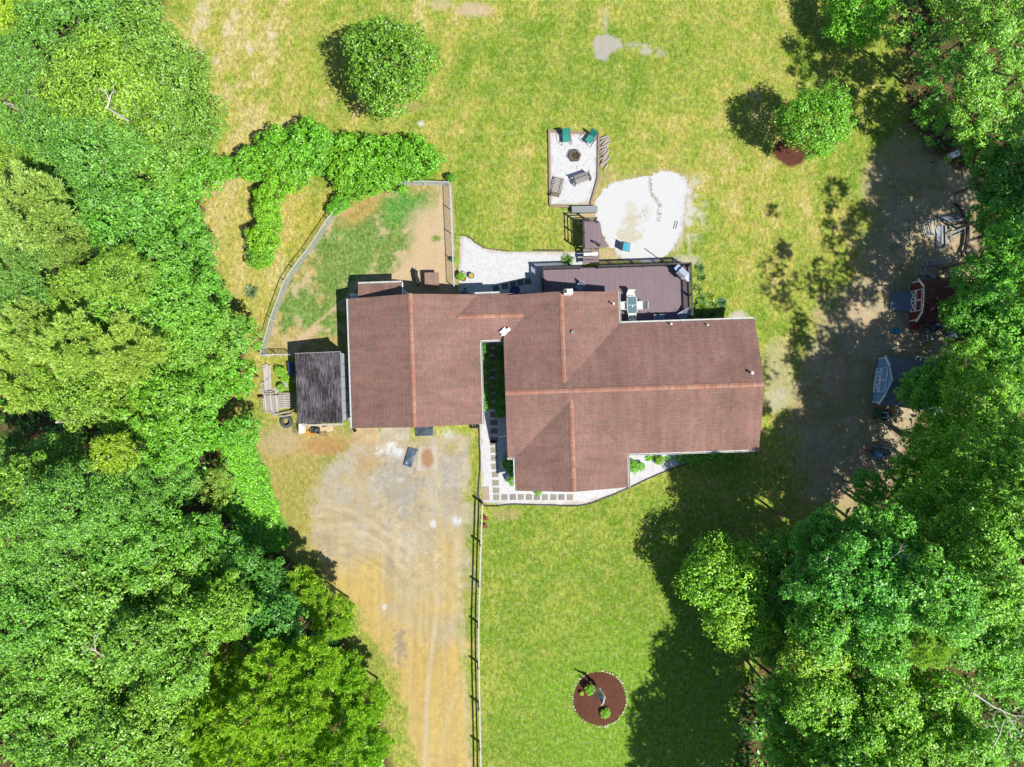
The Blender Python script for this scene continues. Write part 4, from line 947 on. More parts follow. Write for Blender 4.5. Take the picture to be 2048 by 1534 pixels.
# ---------------------------------------------------------------- dog and dog house
dh = thing('dog_house', 'small dog house with a brown shingled roof in the sandy corner of the pen', 'dog house', at(866, 562, 0), R(1))
MB().box(-.42, .42, -.42, .38, 0, .62).build('wall', wood(alb(150, 130, 112)), dh)
MB().box(-.54, .54, -.42, .48, -.025, .025, Matrix.Translation((0, .05, .78)) @ Matrix.Rotation(.12, 4, 'X') ).build('roof', shingle_mat('dog_house_shingles', alb(168, 142, 126), alb(190, 164, 148), alb(130, 106, 94), .15, .3), dh)
MB().box(-.54, .54, -.13, .13, -.025, .025, Matrix.Translation((0, -.46, .70)) @ Matrix.Rotation(.75, 4, 'X')).build('ridge_cap', CAP, dh)
MB().prism([(-.18, -.425), (.18, -.425), (.18, -.42), (-.18, -.42)], .03, .42).build('doorway', DARK, dh)
def skin_obj(name, verts, edges, radii, mat, parent=None, root=0, sub=2):
    me = bpy.data.meshes.new(name); me.from_pydata(verts, edges, []); me.materials.append(mat); o = bpy.data.objects.new(name, me); C.objects.link(o)
    if parent: o.parent = parent
    s = o.modifiers.new('skin', 'SKIN'); s.use_smooth_shade = True
    for i, r_ in enumerate(radii): me.skin_vertices[0].data[i].radius = r_ if hasattr(r_, '__len__') else (r_, r_)
    me.skin_vertices[0].data[root].use_root = True
    u_ = o.modifiers.new('sub', 'SUBSURF'); u_.levels = sub; u_.render_levels = sub; return o
def fur_mat():
    t = NT('dog_fur'); v = t.coord(); sx = t.n('ShaderNodeSeparateXYZ'); t.l(v, sx.inputs[0]); n = t.noise(9, 3, v)
    z = t.math('ADD', sx.outputs[2], t.math('MULTIPLY', n, .12)); c = t.mix(t.mr(z, .26, .34, 1, 0), (.022, .021, .022), (.20, .12, .06)); return t.done(t.bsdf(c, .75, bump=t.noise(60, 2, v), bstr=.4, bdist=.01, spec=.3))
V = [(0, .30, .50), (0, .08, .49), (0, -.16, .48), (0, -.34, .52), (0, -.46, .62), (0, -.55, .66), (0, -.66, .62), (0, -.74, .60),     # rump, loin, chest, shoulders, neck, head, muzzle, nose
     (-.09, .34, .38), (-.10, .30, .27), (-.10, .40, .17), (-.10, .38, .03), (-.10, .33, .015),
     (.09, .34, .38), (.10, .28, .27), (.10, .38, .17), (.10, .36, .03), (.10, .31, .015),
     (-.09, -.27, .36), (-.09, -.25, .20), (-.09, -.27, .03), (-.09, -.32, .015),
     (.09, -.30, .36), (.09, -.30, .20), (.09, -.33, .03), (.09, -.38, .015),
     (0, .40, .52), (.03, .52, .42), (.06, .62, .38)]
E = [(0, 1), (1, 2), (2, 3), (3, 4), (4, 5), (5, 6), (6, 7), (0, 8), (8, 9), (9, 10), (10, 11), (11, 12), (0, 13), (13, 14), (14, 15), (15, 16), (16, 17), (3, 18), (18, 19), (19, 20), (20, 21), (3, 22), (22, 23), (23, 24), (24, 25), (0, 26), (26, 27), (27, 28)]
Rr = [(.13, .13), (.10, .11), (.13, .16), (.12, .14), (.085, .09), (.09, .085), (.05, .045), (.035, .03), .085, .055, .03, .026, .028, .085, .055, .03, .026, .028, .065, .04, .028, .03, .065, .04, .028, .03, .04, .025, .015]
dog = skin_obj('dog', V, E, Rr, fur_mat(), None, 2); dog.location = at(834, 555, 0); dog.rotation_euler = (0, 0, R(14)); dog.scale = (1.35, 1.12, 1.1); tag(dog, 'black dog with tan legs standing on the sand beside the dog house', 'dog')
ea = MB()
for s in (-1, 1): ea.face([(s*.05, -.52, .73), (s*.10, -.54, .71), (s*.12, -.56, .63), (s*.07, -.57, .67)]); ea.face([(s*.07, -.57, .67), (s*.12, -.56, .63), (s*.10, -.54, .71), (s*.05, -.52, .73)])
ea.build('ear', paint((.02, .02, .02), .8), dog)
# pots and barrels by the back path
def pot(label, px, py, r, h, col, soil=(120, 84, 44)):
    t = thing('plant_pot', label, 'pot', at(px, py, 0), 0, 'pots near the pen fence'); MB().lathe([(0, 0), (r*.75, 0), (r, h), (r*1.08, h), (r*1.08, h-.03), (r*.9, h-.03), (r*.88, h-.06)], 18).build('pot_body', paint(alb(*col), .7), t, smooth=False)
    MB().cyl(0, 0, h-.1, h-.055, r*.89, 18).build('soil', paint(alb(*soil), .95, .4, 14), t)
pot('brown pot of rusty dead plants beside the fence, lower of the sunlit pair', 927, 558, .22, .38, (110, 80, 60), (190, 130, 60)); pot('dark half barrel of pale straw on the white gravel', 943, 552.5, .22, .36, (70, 62, 56), (206, 186, 110))
pot('small white pot beside the pen fence', 928, 547, .15, .22, (225, 225, 225), (200, 190, 170)); pot('small pale blue pot in the shade of the back wall', 930, 580, .14, .2, (170, 200, 220), (120, 150, 160))
for lab, x, y, c in (('round blue-white tub in the shade against the back wall', 929, 591, (190, 210, 220)), ('round blue hose pot on the shaded path behind the house', 1030, 583, (90, 110, 180))):
    m = MB().lathe([(0, .0), (.30, 0), (.36, .34), (.40, .36), (.40, .40), (.34, .40), (.30, .06), (0, .06)], 22); o = m.build('round_tub', paint(alb(*c), .5), None); o.location = at(x, y, 0); tag(o, lab, 'tub')
# ---------------------------------------------------------------- pallets and timber beside the grey shed
PW = wood(alb(216, 208, 200), .16); PW2 = wood(alb(190, 182, 176), .22)
def pallet(label, px, py, rz, s=1.0, z=0, m_=PW):
    t = thing('wooden_pallet', label, 'pallet', at(px, py, 0)+Vector((0, 0, z)), rz, 'grey pallets beside the shed'); t.scale = (s, s, 1)
    for x in (-.5, 0, .5): MB().box(x-.03, x+.03, -.5, .5, .02, .10).build('runner', m_, t)
    for i in range(8): MB().box(-.55, .55, -.5+i*.132, -.5+i*.132+.085, .102, .12).build('deck_board', m_, t)
    return t
pallet('grey slatted pallet lying next to the shed, right of the board heap', 571, 803, R(2), 1.02, .12)
pallet('grey pallet under the loose boards, left of the slatted one', 541, 806, R(5), 1.0, .05)
def plank(label, a, b, wd, z, t=.03, m_=PW, name='loose_board', group='loose boards beside the grey shed'):
    A, B = at(*a, 0), at(*b, 0); o = MB().cbox((0, 0, 0), ((B-A).length, wd, t)).build(name, m_); o.location = (A+B)/2+Vector((0, 0, z)); o.rotation_euler = (random.uniform(-.03, .03), 0, math.atan2(B.y-A.y, B.x-A.x)); return tag(o, label, 'board', group)
for i, (a, b, wd) in enumerate((((528, 730), (532, 786), .2), ((534, 728), (537, 788), .2), ((540, 731), (543, 789), .18), ((530, 735), (534, 783), .18))):
    plank(['leftmost', 'second', 'rightmost', 'topmost'][i]+' long pale board in the upright bundle left of the grey shed', a, b, wd, .10+.035*i, m_=PW)
for i, (a, b) in enumerate((((546, 779), (573, 762)), ((549, 783), (575, 766)), ((551, 787), (577, 770)))): plank(['upper', 'middle', 'lower'][i]+' slanting pale board fanned between the upright bundle and the shed', a, b, .14, .08+.035*i)
for i, x in enumerate((531, 536.5, 542, 547, 553)): plank(['leftmost', 'second', 'middle', 'fourth', 'rightmost'][i]+' wide grey board laid over the left pallet', (x, 790), (x+4.5, 824), .17, .22+.004*i, m_=(PW, PW2)[i % 2])
for i, (a, b) in enumerate((((529, 788), (553, 786)), ((533, 784), (548, 782)), ((548, 830), (590, 822)), ((530, 822), (562, 828)), ((560, 787), (583, 787)), ((562, 833), (588, 829)))): plank(['short grey board across the foot of the upright bundle', 'short grey board just above the wide boards', 'thin grey board along the bottom of the slatted pallet', 'thin grey board along the bottom of the left pallet', 'pale board along the top of the slatted pallet', 'thin grey stick lowest below the slatted pallet'][i], a, b, .1, .29+.03*(i % 3), m_=PW2)
for i, (a, b) in enumerate((((524, 764), (531, 793)), ((521, 776), (530, 790)), ((524, 770), (540, 757)))): plank(['lower', 'middle', 'upper'][i]+' thin broken board sticking out left of the board heap', a, b, .06, .25, m_=PW)
br = MB().tube([(0, 0, .08), (0, .12, .1)], [.26, .26], 16).build('cut_log', wood(alb(120, 84, 68))); br.location = at(524, 795, 0)+Vector((0, 0, .1)); tag(br, 'short dark cut log leaning on the left side of the board heap', 'log')
ty = thing('old_tyre', 'large worn grey tyre lying flat below the pallets', 'tyre', at(574, 843, 0), 0); TY = paint(alb(92, 100, 104), .8, .25, 8)
prf = [(.24+.0, .03), (.30, .0), (.42, .02), (.46, .10), (.46, .2), (.42, .28), (.30, .30), (.24, .27), (.26, .15), (.24, .03)]
MB().lathe(prf, 28).build('tyre_body', TY, ty, smooth=True); m = MB()
for k in range(26): a = 2*math.pi*k/26; m.cbox((.46*math.cos(a), .46*math.sin(a), .15), (.03, .06, .2), a)
m.build('tread_blocks', TY, ty)
# clutter at the front of the grey shed
fz = thing('chest_freezer', 'white board-like old appliance panel standing below the shed corner', 'panel', at(607, 856, 0), TH); MB().box(-.16, .16, -.36, .36, 0, .7).build('body', WHITE, fz, bevel=.02)
MB().cyl(0, .2, .70, .705, .04, 10).cyl(0, -.2, .70, .705, .04, 10).build('fixings', DARK, fz)
YEL = paint(alb(232, 206, 160), .7, .2, 4); plank('cream painted board lying in front of the shed, upper one', (618, 853), (646, 852), .35, .25, .05, YEL, group=None)
plank('cream painted board lying in front of the shed, right end', (640, 862), (668, 855), .45, .15, .05, YEL, group=None); plank('orange-edged board lying under the garden tiller', (612, 866), (655, 863), .3, .08, .04, paint(alb(226, 160, 60), .7, .25, 3), group=None)
tl = thing('garden_tiller', 'black garden tiller with long handlebars lying in front of the shed', 'tiller', at(640, 860, 0), R(-6)); 
MB().box(-.55, .1, -.12, .2, .3, .55).build('engine', DARK, tl, bevel=.04); MB().lathe([(0, .55), (.14, .55), (.14, .62), (.05, .66), (0, .66)], 14, (-.2, .04)).build('air_filter', BLK, tl)
m = MB().tube([(-.5, -.1, .3), (.1, -.35, .2), (.75, -.3, .35)], .02, 6).tube([(-.4, .1, .3), (.2, -.15, .25), (.75, -.1, .4)], .02, 6).tube([(.5, -.38, .3), (.5, 0, .35)], .016, 6); m.build('handlebar', BLK, tl)
for x in (-.45, .0): MB().tube([(x, -.28, .16), (x, -.2, .16)], .17, 14).build('wheel', BLK, tl)
m = MB()
for k in range(10): a = k*.63; m.bar((-.75, -.02, .2), (-.75+.02, -.02+.2*math.cos(a), .2+.2*math.sin(a)), .02, .05)
m.build('tines', DARK, tl)
rk = thing('wire_rack', 'bent thin wire rack on the grass below the tyre side of the shed', 'rack', at(596, 858, 0), .1); m = MB()
for i in range(4): m.bar((-.25+i*.16, -.35, .3), (-.25+i*.16, .35, .35), .018)
for j in range(3): m.bar((-.25, -.3+j*.3, .32), (.25, -.3+j*.3, .32), .018)
m.build('wires', BLK, rk); m = MB()
for x in (-.25, .23):
    for y in (-.3, .3): m.bar((x, y, 0), (x, y, .3), .02)
m.build('legs', BLK, rk)
rumple('tarpaulin', 'dark blue plastic sheet bundled in the shade against the grey shed', 'tarpaulin', [(575, 724), (590, 722), (592, 752), (580, 752)], paint(alb(70, 86, 130), .4, .3, 3), .18, 22, .25)
# ---------------------------------------------------------------- mulch bed: stones, flag
random.seed(5); STN = paint((.40, .37, .30), .9, .2, 9, name='edging_stone')
for k in range(64):
    a = 2*math.pi*k/64; rr = 1.02+random.uniform(-.01, .015)
    if random.random() < .38: continue
    p = at(1199+53*rr*math.cos(a), 1397+55*rr*math.sin(a), 0); m = MB(); s = random.uniform(.035, .095)
    q = [(s*random.uniform(.8, 1.2)*math.cos(t_), s*random.uniform(.7, 1.1)*math.sin(t_)) for t_ in np.linspace(0, 2*math.pi, 7, endpoint=False)]
    m.prism(q, 0, random.uniform(.05, .11)); o = m.build('edging_stone', STN, bevel=.01); o.location = p; o.rotation_euler = (0, 0, a+random.uniform(-.3, .3)); tag(o, 'pale stone in the ring edging round the brown mulch bed', 'stone', 'stones edging the mulch bed')
def flag_mat():
    t = NT('printed_flag'); uv = t.n('ShaderNodeUVMap', uv_map='UVMap').outputs[0]; sx = t.n('ShaderNodeSeparateXYZ'); t.l(uv, sx.inputs[0]); cr_ = t.n('ShaderNodeValToRGB'); cr_.color_ramp.interpolation = 'CONSTANT'
    st_ = [(0, (.02, .03, .20)), (.20, (.66, .68, .72)), (.235, (.04, .06, .26)), (.28, (.66, .68, .72)), (.315, (.04, .06, .26)), (.36, (.50, .46, .46)), (.42, (.26, .06, .05)), (.52, (.62, .62, .64)), (.62, (.70, .72, .74))]
    while len(cr_.color_ramp.elements) > 1: cr_.color_ramp.elements.remove(cr_.color_ramp.elements[0])
    cr_.color_ramp.elements[0].position = 0; cr_.color_ramp.elements[0].color = (*st_[0][1], 1)
    for p_, c_ in st_[1:]: e = cr_.color_ramp.elements.new(p_); e.color = (*c_, 1)
    t.l(sx.outputs[1], cr_.inputs[0]); e1 = t.mr(sx.outputs[0], .72, .74, 0, 1); c = t.mix(e1, cr_.outputs[0], (.72, .73, .75)); return t.done(t.bsdf(c, .7))
fg = thing('garden_flag', 'tall feather flag in white, red and navy with small lettering, standing in the mulch bed', 'flag', at(1191, 1376, 0), 0)
nseg = 26; top = Vector((-.02, 1.05, 2.0)); V = []; UV = []; m = MB(); prev = None
for i in range(nseg+1):
    t_ = i/nseg; c_ = Vector((.10+.12*math.sin(t_*3), .10+.14*math.sin(t_*2.5), .25+2.9*t_)); wd = (.24-.05*math.sin(t_*6.5))*(1 if t_ < .72 else max(.12, 1-(t_-.72)*3)); fold = .05*math.sin(t_*15)
    a, b = c_+Vector((-wd, fold+.12, 0)), c_+Vector((wd, -fold, 0)); mid_ = (a+b)/2+Vector((0, .06*math.cos(t_*9), 0)); t_ = 1-t_
    if prev:
        m.face([prev[0], prev[1], mid_, a], [(0, prev[3]), (.5, prev[3]), (.5, t_), (0, t_)]); m.face([prev[1], prev[2], b, mid_], [(.5, prev[3]), (1, prev[3]), (1, t_), (.5, t_)])
    prev = (a, mid_, b, t_)
o = m.build('banner', flag_mat(), fg, smooth=True); o.modifiers.new('s', 'SOLIDIFY').thickness = .008
MB().tube([(.36, .06, 0), (.38, .08, 1.6), (.34, .1, 2.6), (.16, .12, 3.15), (.0, .14, 3.2)], .016, 6).build('pole', WHITE, fg)
MB().cbox((.02, .26, .55), (.03, .01, .26)).cbox((.12, .26, .55), (.03, .01, .26)).cbox((.07, .26, .66), (.1, .01, .04)).cbox((.07, .26, .45), (.1, .01, .04)).cbox((.08, .26, .90), (.2, .01, .05)).cbox((.09, .26, 1.08), (.16, .01, .05)).build('lettering', paint((.05, .10, .14), .7), fg)
sc2 = MB(); sc2.face([(-.42, .25, 1.0), (-.36, .30, 1.05), (-.02, .2, 2.2), (-.08, .1, 2.2)], [(0, .2), (.4, .25), (.4, .3), (0, .1)]); o = sc2.build('flag_tail', flag_mat(), fg); o.modifiers.new('s', 'SOLIDIFY').thickness = .01
# red planter things by the rail fence
for i, (x, y, lab) in enumerate(((969, 1036, 'small red flowering plant by the rail fence, nearer the house'), (970, 1051, 'small red flowering plant by the rail fence, farther from the house'))):
    t = thing('flower_clump', lab, 'plant', at(x, y, 0)); m = MB()
    for k in range(46): a, r_ = random.uniform(0, 6.3), random.uniform(0, .24); c_ = Vector((r_*math.cos(a), r_*math.sin(a), random.uniform(.1, .35))); m.cbox(c_, (.09, .05, .01), random.uniform(0, 6), random.uniform(-.8, .8))
    m.build('petals', paint(alb(190, 84, 60), .7, .3, 14), t); m = MB()
    for k in range(30): a, r_ = random.uniform(0, 6.3), random.uniform(0, .2); m.cbox((r_*math.cos(a), r_*math.sin(a), random.uniform(.05, .2)), (.1, .05, .01), random.uniform(0, 6), random.uniform(-.8, .8))
    m.build('leaves', paint(alb(50, 90, 40), .7, .3, 14), t)
# ---------------------------------------------------------------- junk along the right-hand trees
GB = wood(alb(176, 184, 196), .2)
lf = thing('salvage_rack', 'pale blue-grey rectangular metal frame on the dirt, left of the lumber pile', 'frame', at(1855, 459, 0), R(14)); AL = paint((.36, .40, .46), .5, .2, 6, .2)
m = MB()
for z in (.05, .45): m.bar((-.36, -.58, z), (-.36, .58, z), .06).bar((.36, -.58, z), (.36, .58, z), .06).bar((-.36, .58, z), (.36, .58, z), .06).bar((-.36, -.58, z), (.36, -.58, z), .06)
for x in (-.12, .14): m.bar((x, -.58, .3), (x, .3, .3), .04)
for x in (-.36, .36):
    for y in (-.58, .58): m.bar((x, y, 0), (x, y, .48), .05)
m.build('frame_bars', AL, lf)
rnd = [((1877, 428), (1877, 446), .18, .1), ((1879, 437), (1918, 430), .12, .2), ((1881, 440), (1925, 434), .10, .3), ((1876, 452), (1874, 500), .26, .12), ((1883, 450), (1883, 488), .12, .08), ((1890, 452), (1891, 492), .14, .12), ((1882, 444), (1912, 443), .22, .35), ((1895, 455), (1926, 452), .2, .25), ((1898, 460), (1924, 456), .16, .3), ((1893, 470), (1925, 457), .1, .36), ((1900, 446), (1922, 440), .16, .4), ((1895, 466), (1905, 486), .07, .2), ((1898, 477), (1920, 466), .08, .2)]
LB = ['wide grey board standing across the top of the lumber heap', 'thin pale batten at the top of the lumber heap, upper', 'thin pale batten at the top of the lumber heap, lower', 'long blue-grey plank pointing down, leftmost in the lumber heap', 'short brown plank beside the long blue-grey plank', 'narrow pale plank pointing down in the middle of the lumber heap', 'broad dark board across the upper lumber heap', 'sunlit cream board under the black pipes, upper', 'sunlit cream board under the black pipes, lower', 'thin grey batten slanting to the black pipes', 'sunlit pale board near the top of the black pipes', 'short stick slanting at the bottom of the lumber heap', 'thin grey stick slanting across the bottom of the lumber heap']
for (a, b, wd, z), lb in zip(rnd, LB): plank(lb, a, b, wd, z, .04, GB if 'cream' not in lb and 'sunlit' not in lb else wood(alb(222, 214, 190), .15), group='timber in the lumber heap by the trees')
PIPE = paint((.012, .013, .018), .45, .2, 20, name='black_plastic_pipe')
for lab, pts_ in (('long black drain pipe curving down past the lumber heap, inner one', [(1903, 408), (1915, 420), (1926, 445), (1928, 470), (1926, 495), (1928, 510), (1945, 530)]), ('long black drain pipe curving past the lumber heap, outer one', [(1932, 422), (1931, 450), (1931, 480), (1924, 500), (1918, 512)])):
    edging('drain_pipe', lab, pts_, .11, .32, PIPE, 'pipe')
tr_ = thing('ladder', 'blue-grey aluminium trough-like ladder section lying above the scrap heap', 'ladder', at(1876, 523, 0), R(10)); m = MB().bar((-1.1, -.16, .2), (.9, -.16, .2), .05, .1).bar((-1.1, .16, .2), (.9, .16, .2), .05, .1); m.build('stile', AL, tr_); m = MB()
for i in range(7): m.bar((-.95+i*.3, -.16, .2), (-.95+i*.3, .16, .2), .05)
m.build('rungs', AL, tr_)
random.seed(21)
for i, (a, b, z, c_) in enumerate((((1838, 545), (1866, 556), .35, 0), ((1836, 547), (1846, 560), .4, 0), ((1846, 543), (1888, 561), .3, 0), ((1830, 553), (1900, 560), .5, 1), ((1868, 543), (1932, 545), .55, 2), ((1840, 536), (1870, 530), .2, 3), ((1850, 552), (1900, 549), .2, 3), ((1860, 557), (1906, 556), .3, 3), ((1900, 541), (1906, 552), .3, 3), ((1845, 537), (1842, 559), .45, 0))):
    lb = ['white-blue metal bar fanned at the left of the scrap heap', 'short blue-white bar leaning at the left of the scrap heap', 'long blue-white bar running to the shed roof edge', 'thin dark rod crossing the scrap heap', 'long thin tan pole on top of the scrap heap', 'dark blue pipe at the top left of the scrap heap', 'dark grey pipe in the middle of the scrap heap', 'dark grey pipe nearest the shed roof in the scrap heap', 'short blue strut at the right end of the scrap heap', 'bent blue-white bar forming a loop at the scrap heap'][i]
    A, B = at(*a, 0)+Vector((0, 0, z)), at(*b, 0)+Vector((0, 0, z*.7)); o = MB().bar(A-A, B-A, .06 if c_ != 2 else .035).build('scrap_bar', (AL, DARK, wood(alb(220, 190, 150)), paint((.08, .10, .16), .5))[c_]); o.location = A; tag(o, lb, 'metal bar', 'scrap metal above the red shed')
bs = MB().lathe([(0, .02), (.26, .0), (.32, .16), (.33, .16), (.27, -.0)], 18).build('wicker_basket', wood(alb(206, 190, 150))); bs.location = at(1879, 552, 0)+Vector((0, 0, .35)); tag(bs, 'round straw-coloured basket lid in the scrap heap above the red shed', 'basket')
ck = thing('fire_wood_box', 'dark red wooden box against the lower side of the red shed', 'box', at(1826, 653, 0), R(-3)); MB().box(-.28, .28, -.26, .26, 0, .55).build('body', REDW, ck, bevel=.01); MB().box(-.3, .3, -.28, .28, .552, .58).build('lid', REDW, ck)
wb = thing('wheelbarrow', 'grey-blue wheelbarrow tipped among firewood below the red shed', 'wheelbarrow', at(1866, 655, 0), R(20)); m = MB(); tp = [(-.42, -.28, .55), (.42, -.22, .55), (.42, .22, .55), (-.42, .28, .55)]; bt = [(-.22, -.16, .3), (.2, -.12, .3), (.2, .12, .3), (-.22, .16, .3)]
for i in range(4): j = (i+1) % 4; m.face([bt[i], bt[j], tp[j], tp[i]])
m.face(bt); o = m.build('tray', paint(alb(120, 140, 160), .45, .2, 5), wb); o.modifiers.new('s', 'SOLIDIFY').thickness = .015
MB().tube([(-.95, -.3, .5), (.3, -.1, .25), (.55, 0, .2)], .02, 6).tube([(-.95, .3, .5), (.3, .1, .25), (.55, 0, .2)], .02, 6).build('handles', DARK, wb); MB().tube([(.58, -.04, .18), (.58, .04, .18)], .18, 16).build('wheel', BLK, wb)
for i in range(12):
    p = at(1845+random.uniform(0, 44), 655+random.uniform(-8, 14), 0); m = MB().tube([(-.22, 0, 0), (.22, 0, .0)], random.uniform(.05, .09), 7); o = m.build('firewood_log', LOGM); o.location = p+Vector((0, 0, .08)); o.rotation_euler = (0, 0, random.uniform(0, 3)); tag(o, 'cut log scattered around the wheelbarrow below the red shed', 'log', 'logs by the wheelbarrow')
lr = thing('ladder', 'short grey metal frame like a ladder lying below the wheelbarrow', 'ladder', at(1856, 675, 0), R(12)); m = MB().bar((-.55, -.2, .2), (.55, -.2, .2), .05).bar((-.55, .2, .2), (.55, .2, .2), .05); m.build('stile', AL, lr); m = MB()
for i in range(4): m.bar((-.5+i*.33, -.2, .2), (-.5+i*.33, .2, .2), .06)
m.build('rungs', AL, lr)
o = MB().tube([(-.5, 0, .3), (-.45, 0, .3), (.45, 0, .3), (.5, 0, .3)], [.22, .28, .28, .22], 18).build('barrel', paint(alb(150, 170, 190), .5)); o.location = at(1903, 668, 0); o.rotation_euler = (0, 0, -.1); tag(o, 'pale blue barrel lying on its side under the trees below the red shed', 'barrel')
o = MB().lathe([(0, .42), (.20, .42), (.25, .40), (.22, 0), (0, 0)], 18).build('bin', paint(alb(70, 150, 200), .4)); o.location = at(1789, 663, 0); tag(o, 'small round blue lidded bin alone on the shaded dirt', 'bin')
o = MB().tube([(-2.7, .12, .3), (0, .0, .4), (2.7, -.14, .5)], .03, 6).build('long_pole', wood(alb(222, 214, 200))); o.location = at(1808, 700, 0); tag(o, 'long thin pale pole lying above the blue-grey shed', 'pole')
ld = thing('ladder', 'white extension ladder leaning flat along the top side of the blue-grey shed', 'ladder', at(1846, 723, 0), R(-5)); m = MB().bar((-1.15, .26, 1.0), (1.5, .26, 1.0), .06, .08).bar((-1.15, -.26, .9), (1.5, -.26, .9), .06, .08); m.build('stile', WHITE, ld); m = MB()
for i in range(8): m.bar((-1.1+i*.36, -.26, .9), (-1.1+i*.36, .26, 1.0), .10, .05)
m.build('rungs', WHITE, ld); MB().bar((1.4, 0, 0), (1.4, 0, .9), .06).bar((-1.1, 0, 0), (-1.1, 0, .9), .06).build('trestle_legs', DARK, ld)
mw = thing('garden_cart', 'green garden cart parked below the blue-grey shed', 'cart', at(1752, 828, 0), R(-8)); MB().box(-.22, .22, -.36, .36, .25, .5).build('tray', paint(alb(70, 120, 90), .5), mw, bevel=.02); MB().box(.3, .9, -.3, .3, .2, .6).build('engine_cover', DARK, mw, bevel=.05)
MB().tube([(.2, -.2, .5), (.5, -.2, .8), (.5, .2, .8), (.2, .2, .5)], .02, 6).build('handle', WHITE, mw)
for x, y in ((-.1, -.4), (-.1, .4), (.7, -.35), (.7, .35)): MB().tube([(x, y-.05, .16), (x, y+.05, .16)], .16, 14).build('wheel', BLK, mw)
rt = rumple('tarpaulin', 'faded orange cloth bundle beside the garden cart', 'tarpaulin', [(1778, 818), (1786, 820), (1785, 828), (1776, 826)], paint(alb(190, 90, 50), .7), .12, 12, .25)
ut = thing('utility_trailer', 'low open trailer with a blue bin and bent branches, near the forest edge', 'trailer', at(1757, 905, 0), R(-8)); MB().box(-.75, .8, -.45, .45, .3, .36).build('bed', wood(alb(120, 124, 120)), ut)
m = MB()
for y in (-.45, .45): m.bar((-.75, y, .6), (.8, y, .6), .04); m.bar((-.75, y, .36), (-.75, y, .6), .04); m.bar((.8, y, .36), (.8, y, .6), .04)
m.build('side_rail', paint((.5, .52, .5), .5), ut); MB().box(-.5, -.1, -.35, .1, .37, .75).build('bin', paint(alb(110, 170, 230), .4), ut, bevel=.02)
for y in (-.52, .52): MB().tube([(0, y-.06, .22), (0, y+.06, .22)], .22, 14).build('wheel', BLK, ut)
m = MB()
for i in range(12): y = -.35+i*.06; m.tube([(.0, y, .42), (.5, y+.1*math.sin(i), .55+.1*math.cos(i)), (1.3, y*1.6-.2, .35)], .018, 5)
m.build('branches', wood(alb(190, 180, 160)), ut); MB().bar((-.75, 0, .3), (-1.4, .1, .2), .06).build('tow_bar', DARK, ut)
cl = thing('picnic_cooler', 'white box cooler with a dark latch at the foot of the upper right trees', 'cooler', at(1903, 312, 0), R(25)); MB().box(-.34, .34, -.2, .2, 0, .4).build('body', WHITE, cl, bevel=.03); MB().box(-.35, .35, -.21, .21, .4, .46).build('lid', WHITE, cl, bevel=.02); MB().box(.1, .2, -.1, .1, .461, .48).build('latch', DARK, cl)
# ---------------------------------------------------------------- foliage
def leaf_mat(name, base, trans=.30, rough=.5, var=.35):
    t = NT(name); oi = t.n('ShaderNodeObjectInfo'); ge = t.n('ShaderNodeNewGeometry'); rnd_ = ge.outputs['Random Per Island']
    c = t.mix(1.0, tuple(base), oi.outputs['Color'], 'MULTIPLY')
    c = t.mix(1.0, c, t.mr(rnd_, 0, 1, 1-var, 1+var), 'MULTIPLY')
    y = t.n('ShaderNodeMath', operation='FRACT'); t.l(t.math('MULTIPLY', rnd_, 17.3), y.inputs[0])
    c = t.mix(t.mr(y.outputs[0], .7, 1, 0, .45), c, t.mix(1.0, c, (1.75, 1.25, .8), 'MULTIPLY'))
    p = t.bsdf(c, rough, spec=.5); tr = t.n('ShaderNodeBsdfTranslucent'); t.l(t.mix(1.0, c, (1.25, 1.35, .5), 'MULTIPLY'), tr.inputs[0])
    mx = t.n('ShaderNodeMixShader'); mx.inputs[0].default_value = trans; t.l(p.outputs[0], mx.inputs[1]); t.l(tr.outputs[0], mx.inputs[2]); return t.done(mx)
LEAF = leaf_mat('broad_leaves', (.165, .33, .040), .13, .45, .6); NEED = leaf_mat('pine_needles', (.34, .56, .05), .35, .45, .3)
SOFT = leaf_mat('soft_pine_needles', (.36, .52, .12), .3, .45, .35)
BARK = paint((.16, .125, .10), .9, .35, 4, name='bark'); DEADW = paint((.46, .42, .38), .85, .2, 6, name='bare_branch')
rng = np.random.default_rng(7)
def rdir(n, up=0.0):
    v = rng.normal(size=(n, 3)); v[:, 2] += up; return v/np.linalg.norm(v, axis=1)[:, None]
def lobes_in(R0, rz, n, lr, jitter=.16):
    """lobe centres spread over a dome"""
    k = np.arange(n); z = 1-(k+.5)/n*1.55; ph = k*2.39996+rng.uniform(0, 6); r_ = np.sqrt(np.clip(1-z*z, 0, 1))
    c = np.c_[r_*np.cos(ph), r_*np.sin(ph), z]*(1+rng.normal(0, jitter, (n, 1)))
    lrad = R0*lr*rng.uniform(.7, 1.35, n); c = c*(R0*(1-lr*.72)); c[:, 2] *= rz
    return c, lrad
def make_leaves(P, N, size, asp, mat, name, droop=0):
    n = len(P); T = np.cross(N, rdir(n)); T /= np.linalg.norm(T, axis=1)[:, None]+1e-9; B = np.cross(N, T)
    s = size*rng.uniform(.65, 1.35, n)[:, None]
    V = np.stack([P-T*s*.5, P+B*s*.5*asp-T*s*.05, P+T*s*.5-N*s*droop, P-B*s*.5*asp-T*s*.05], 1).reshape(-1, 3)
    return np_mesh(name, V, np.arange(4*n).reshape(n, 4), mat)
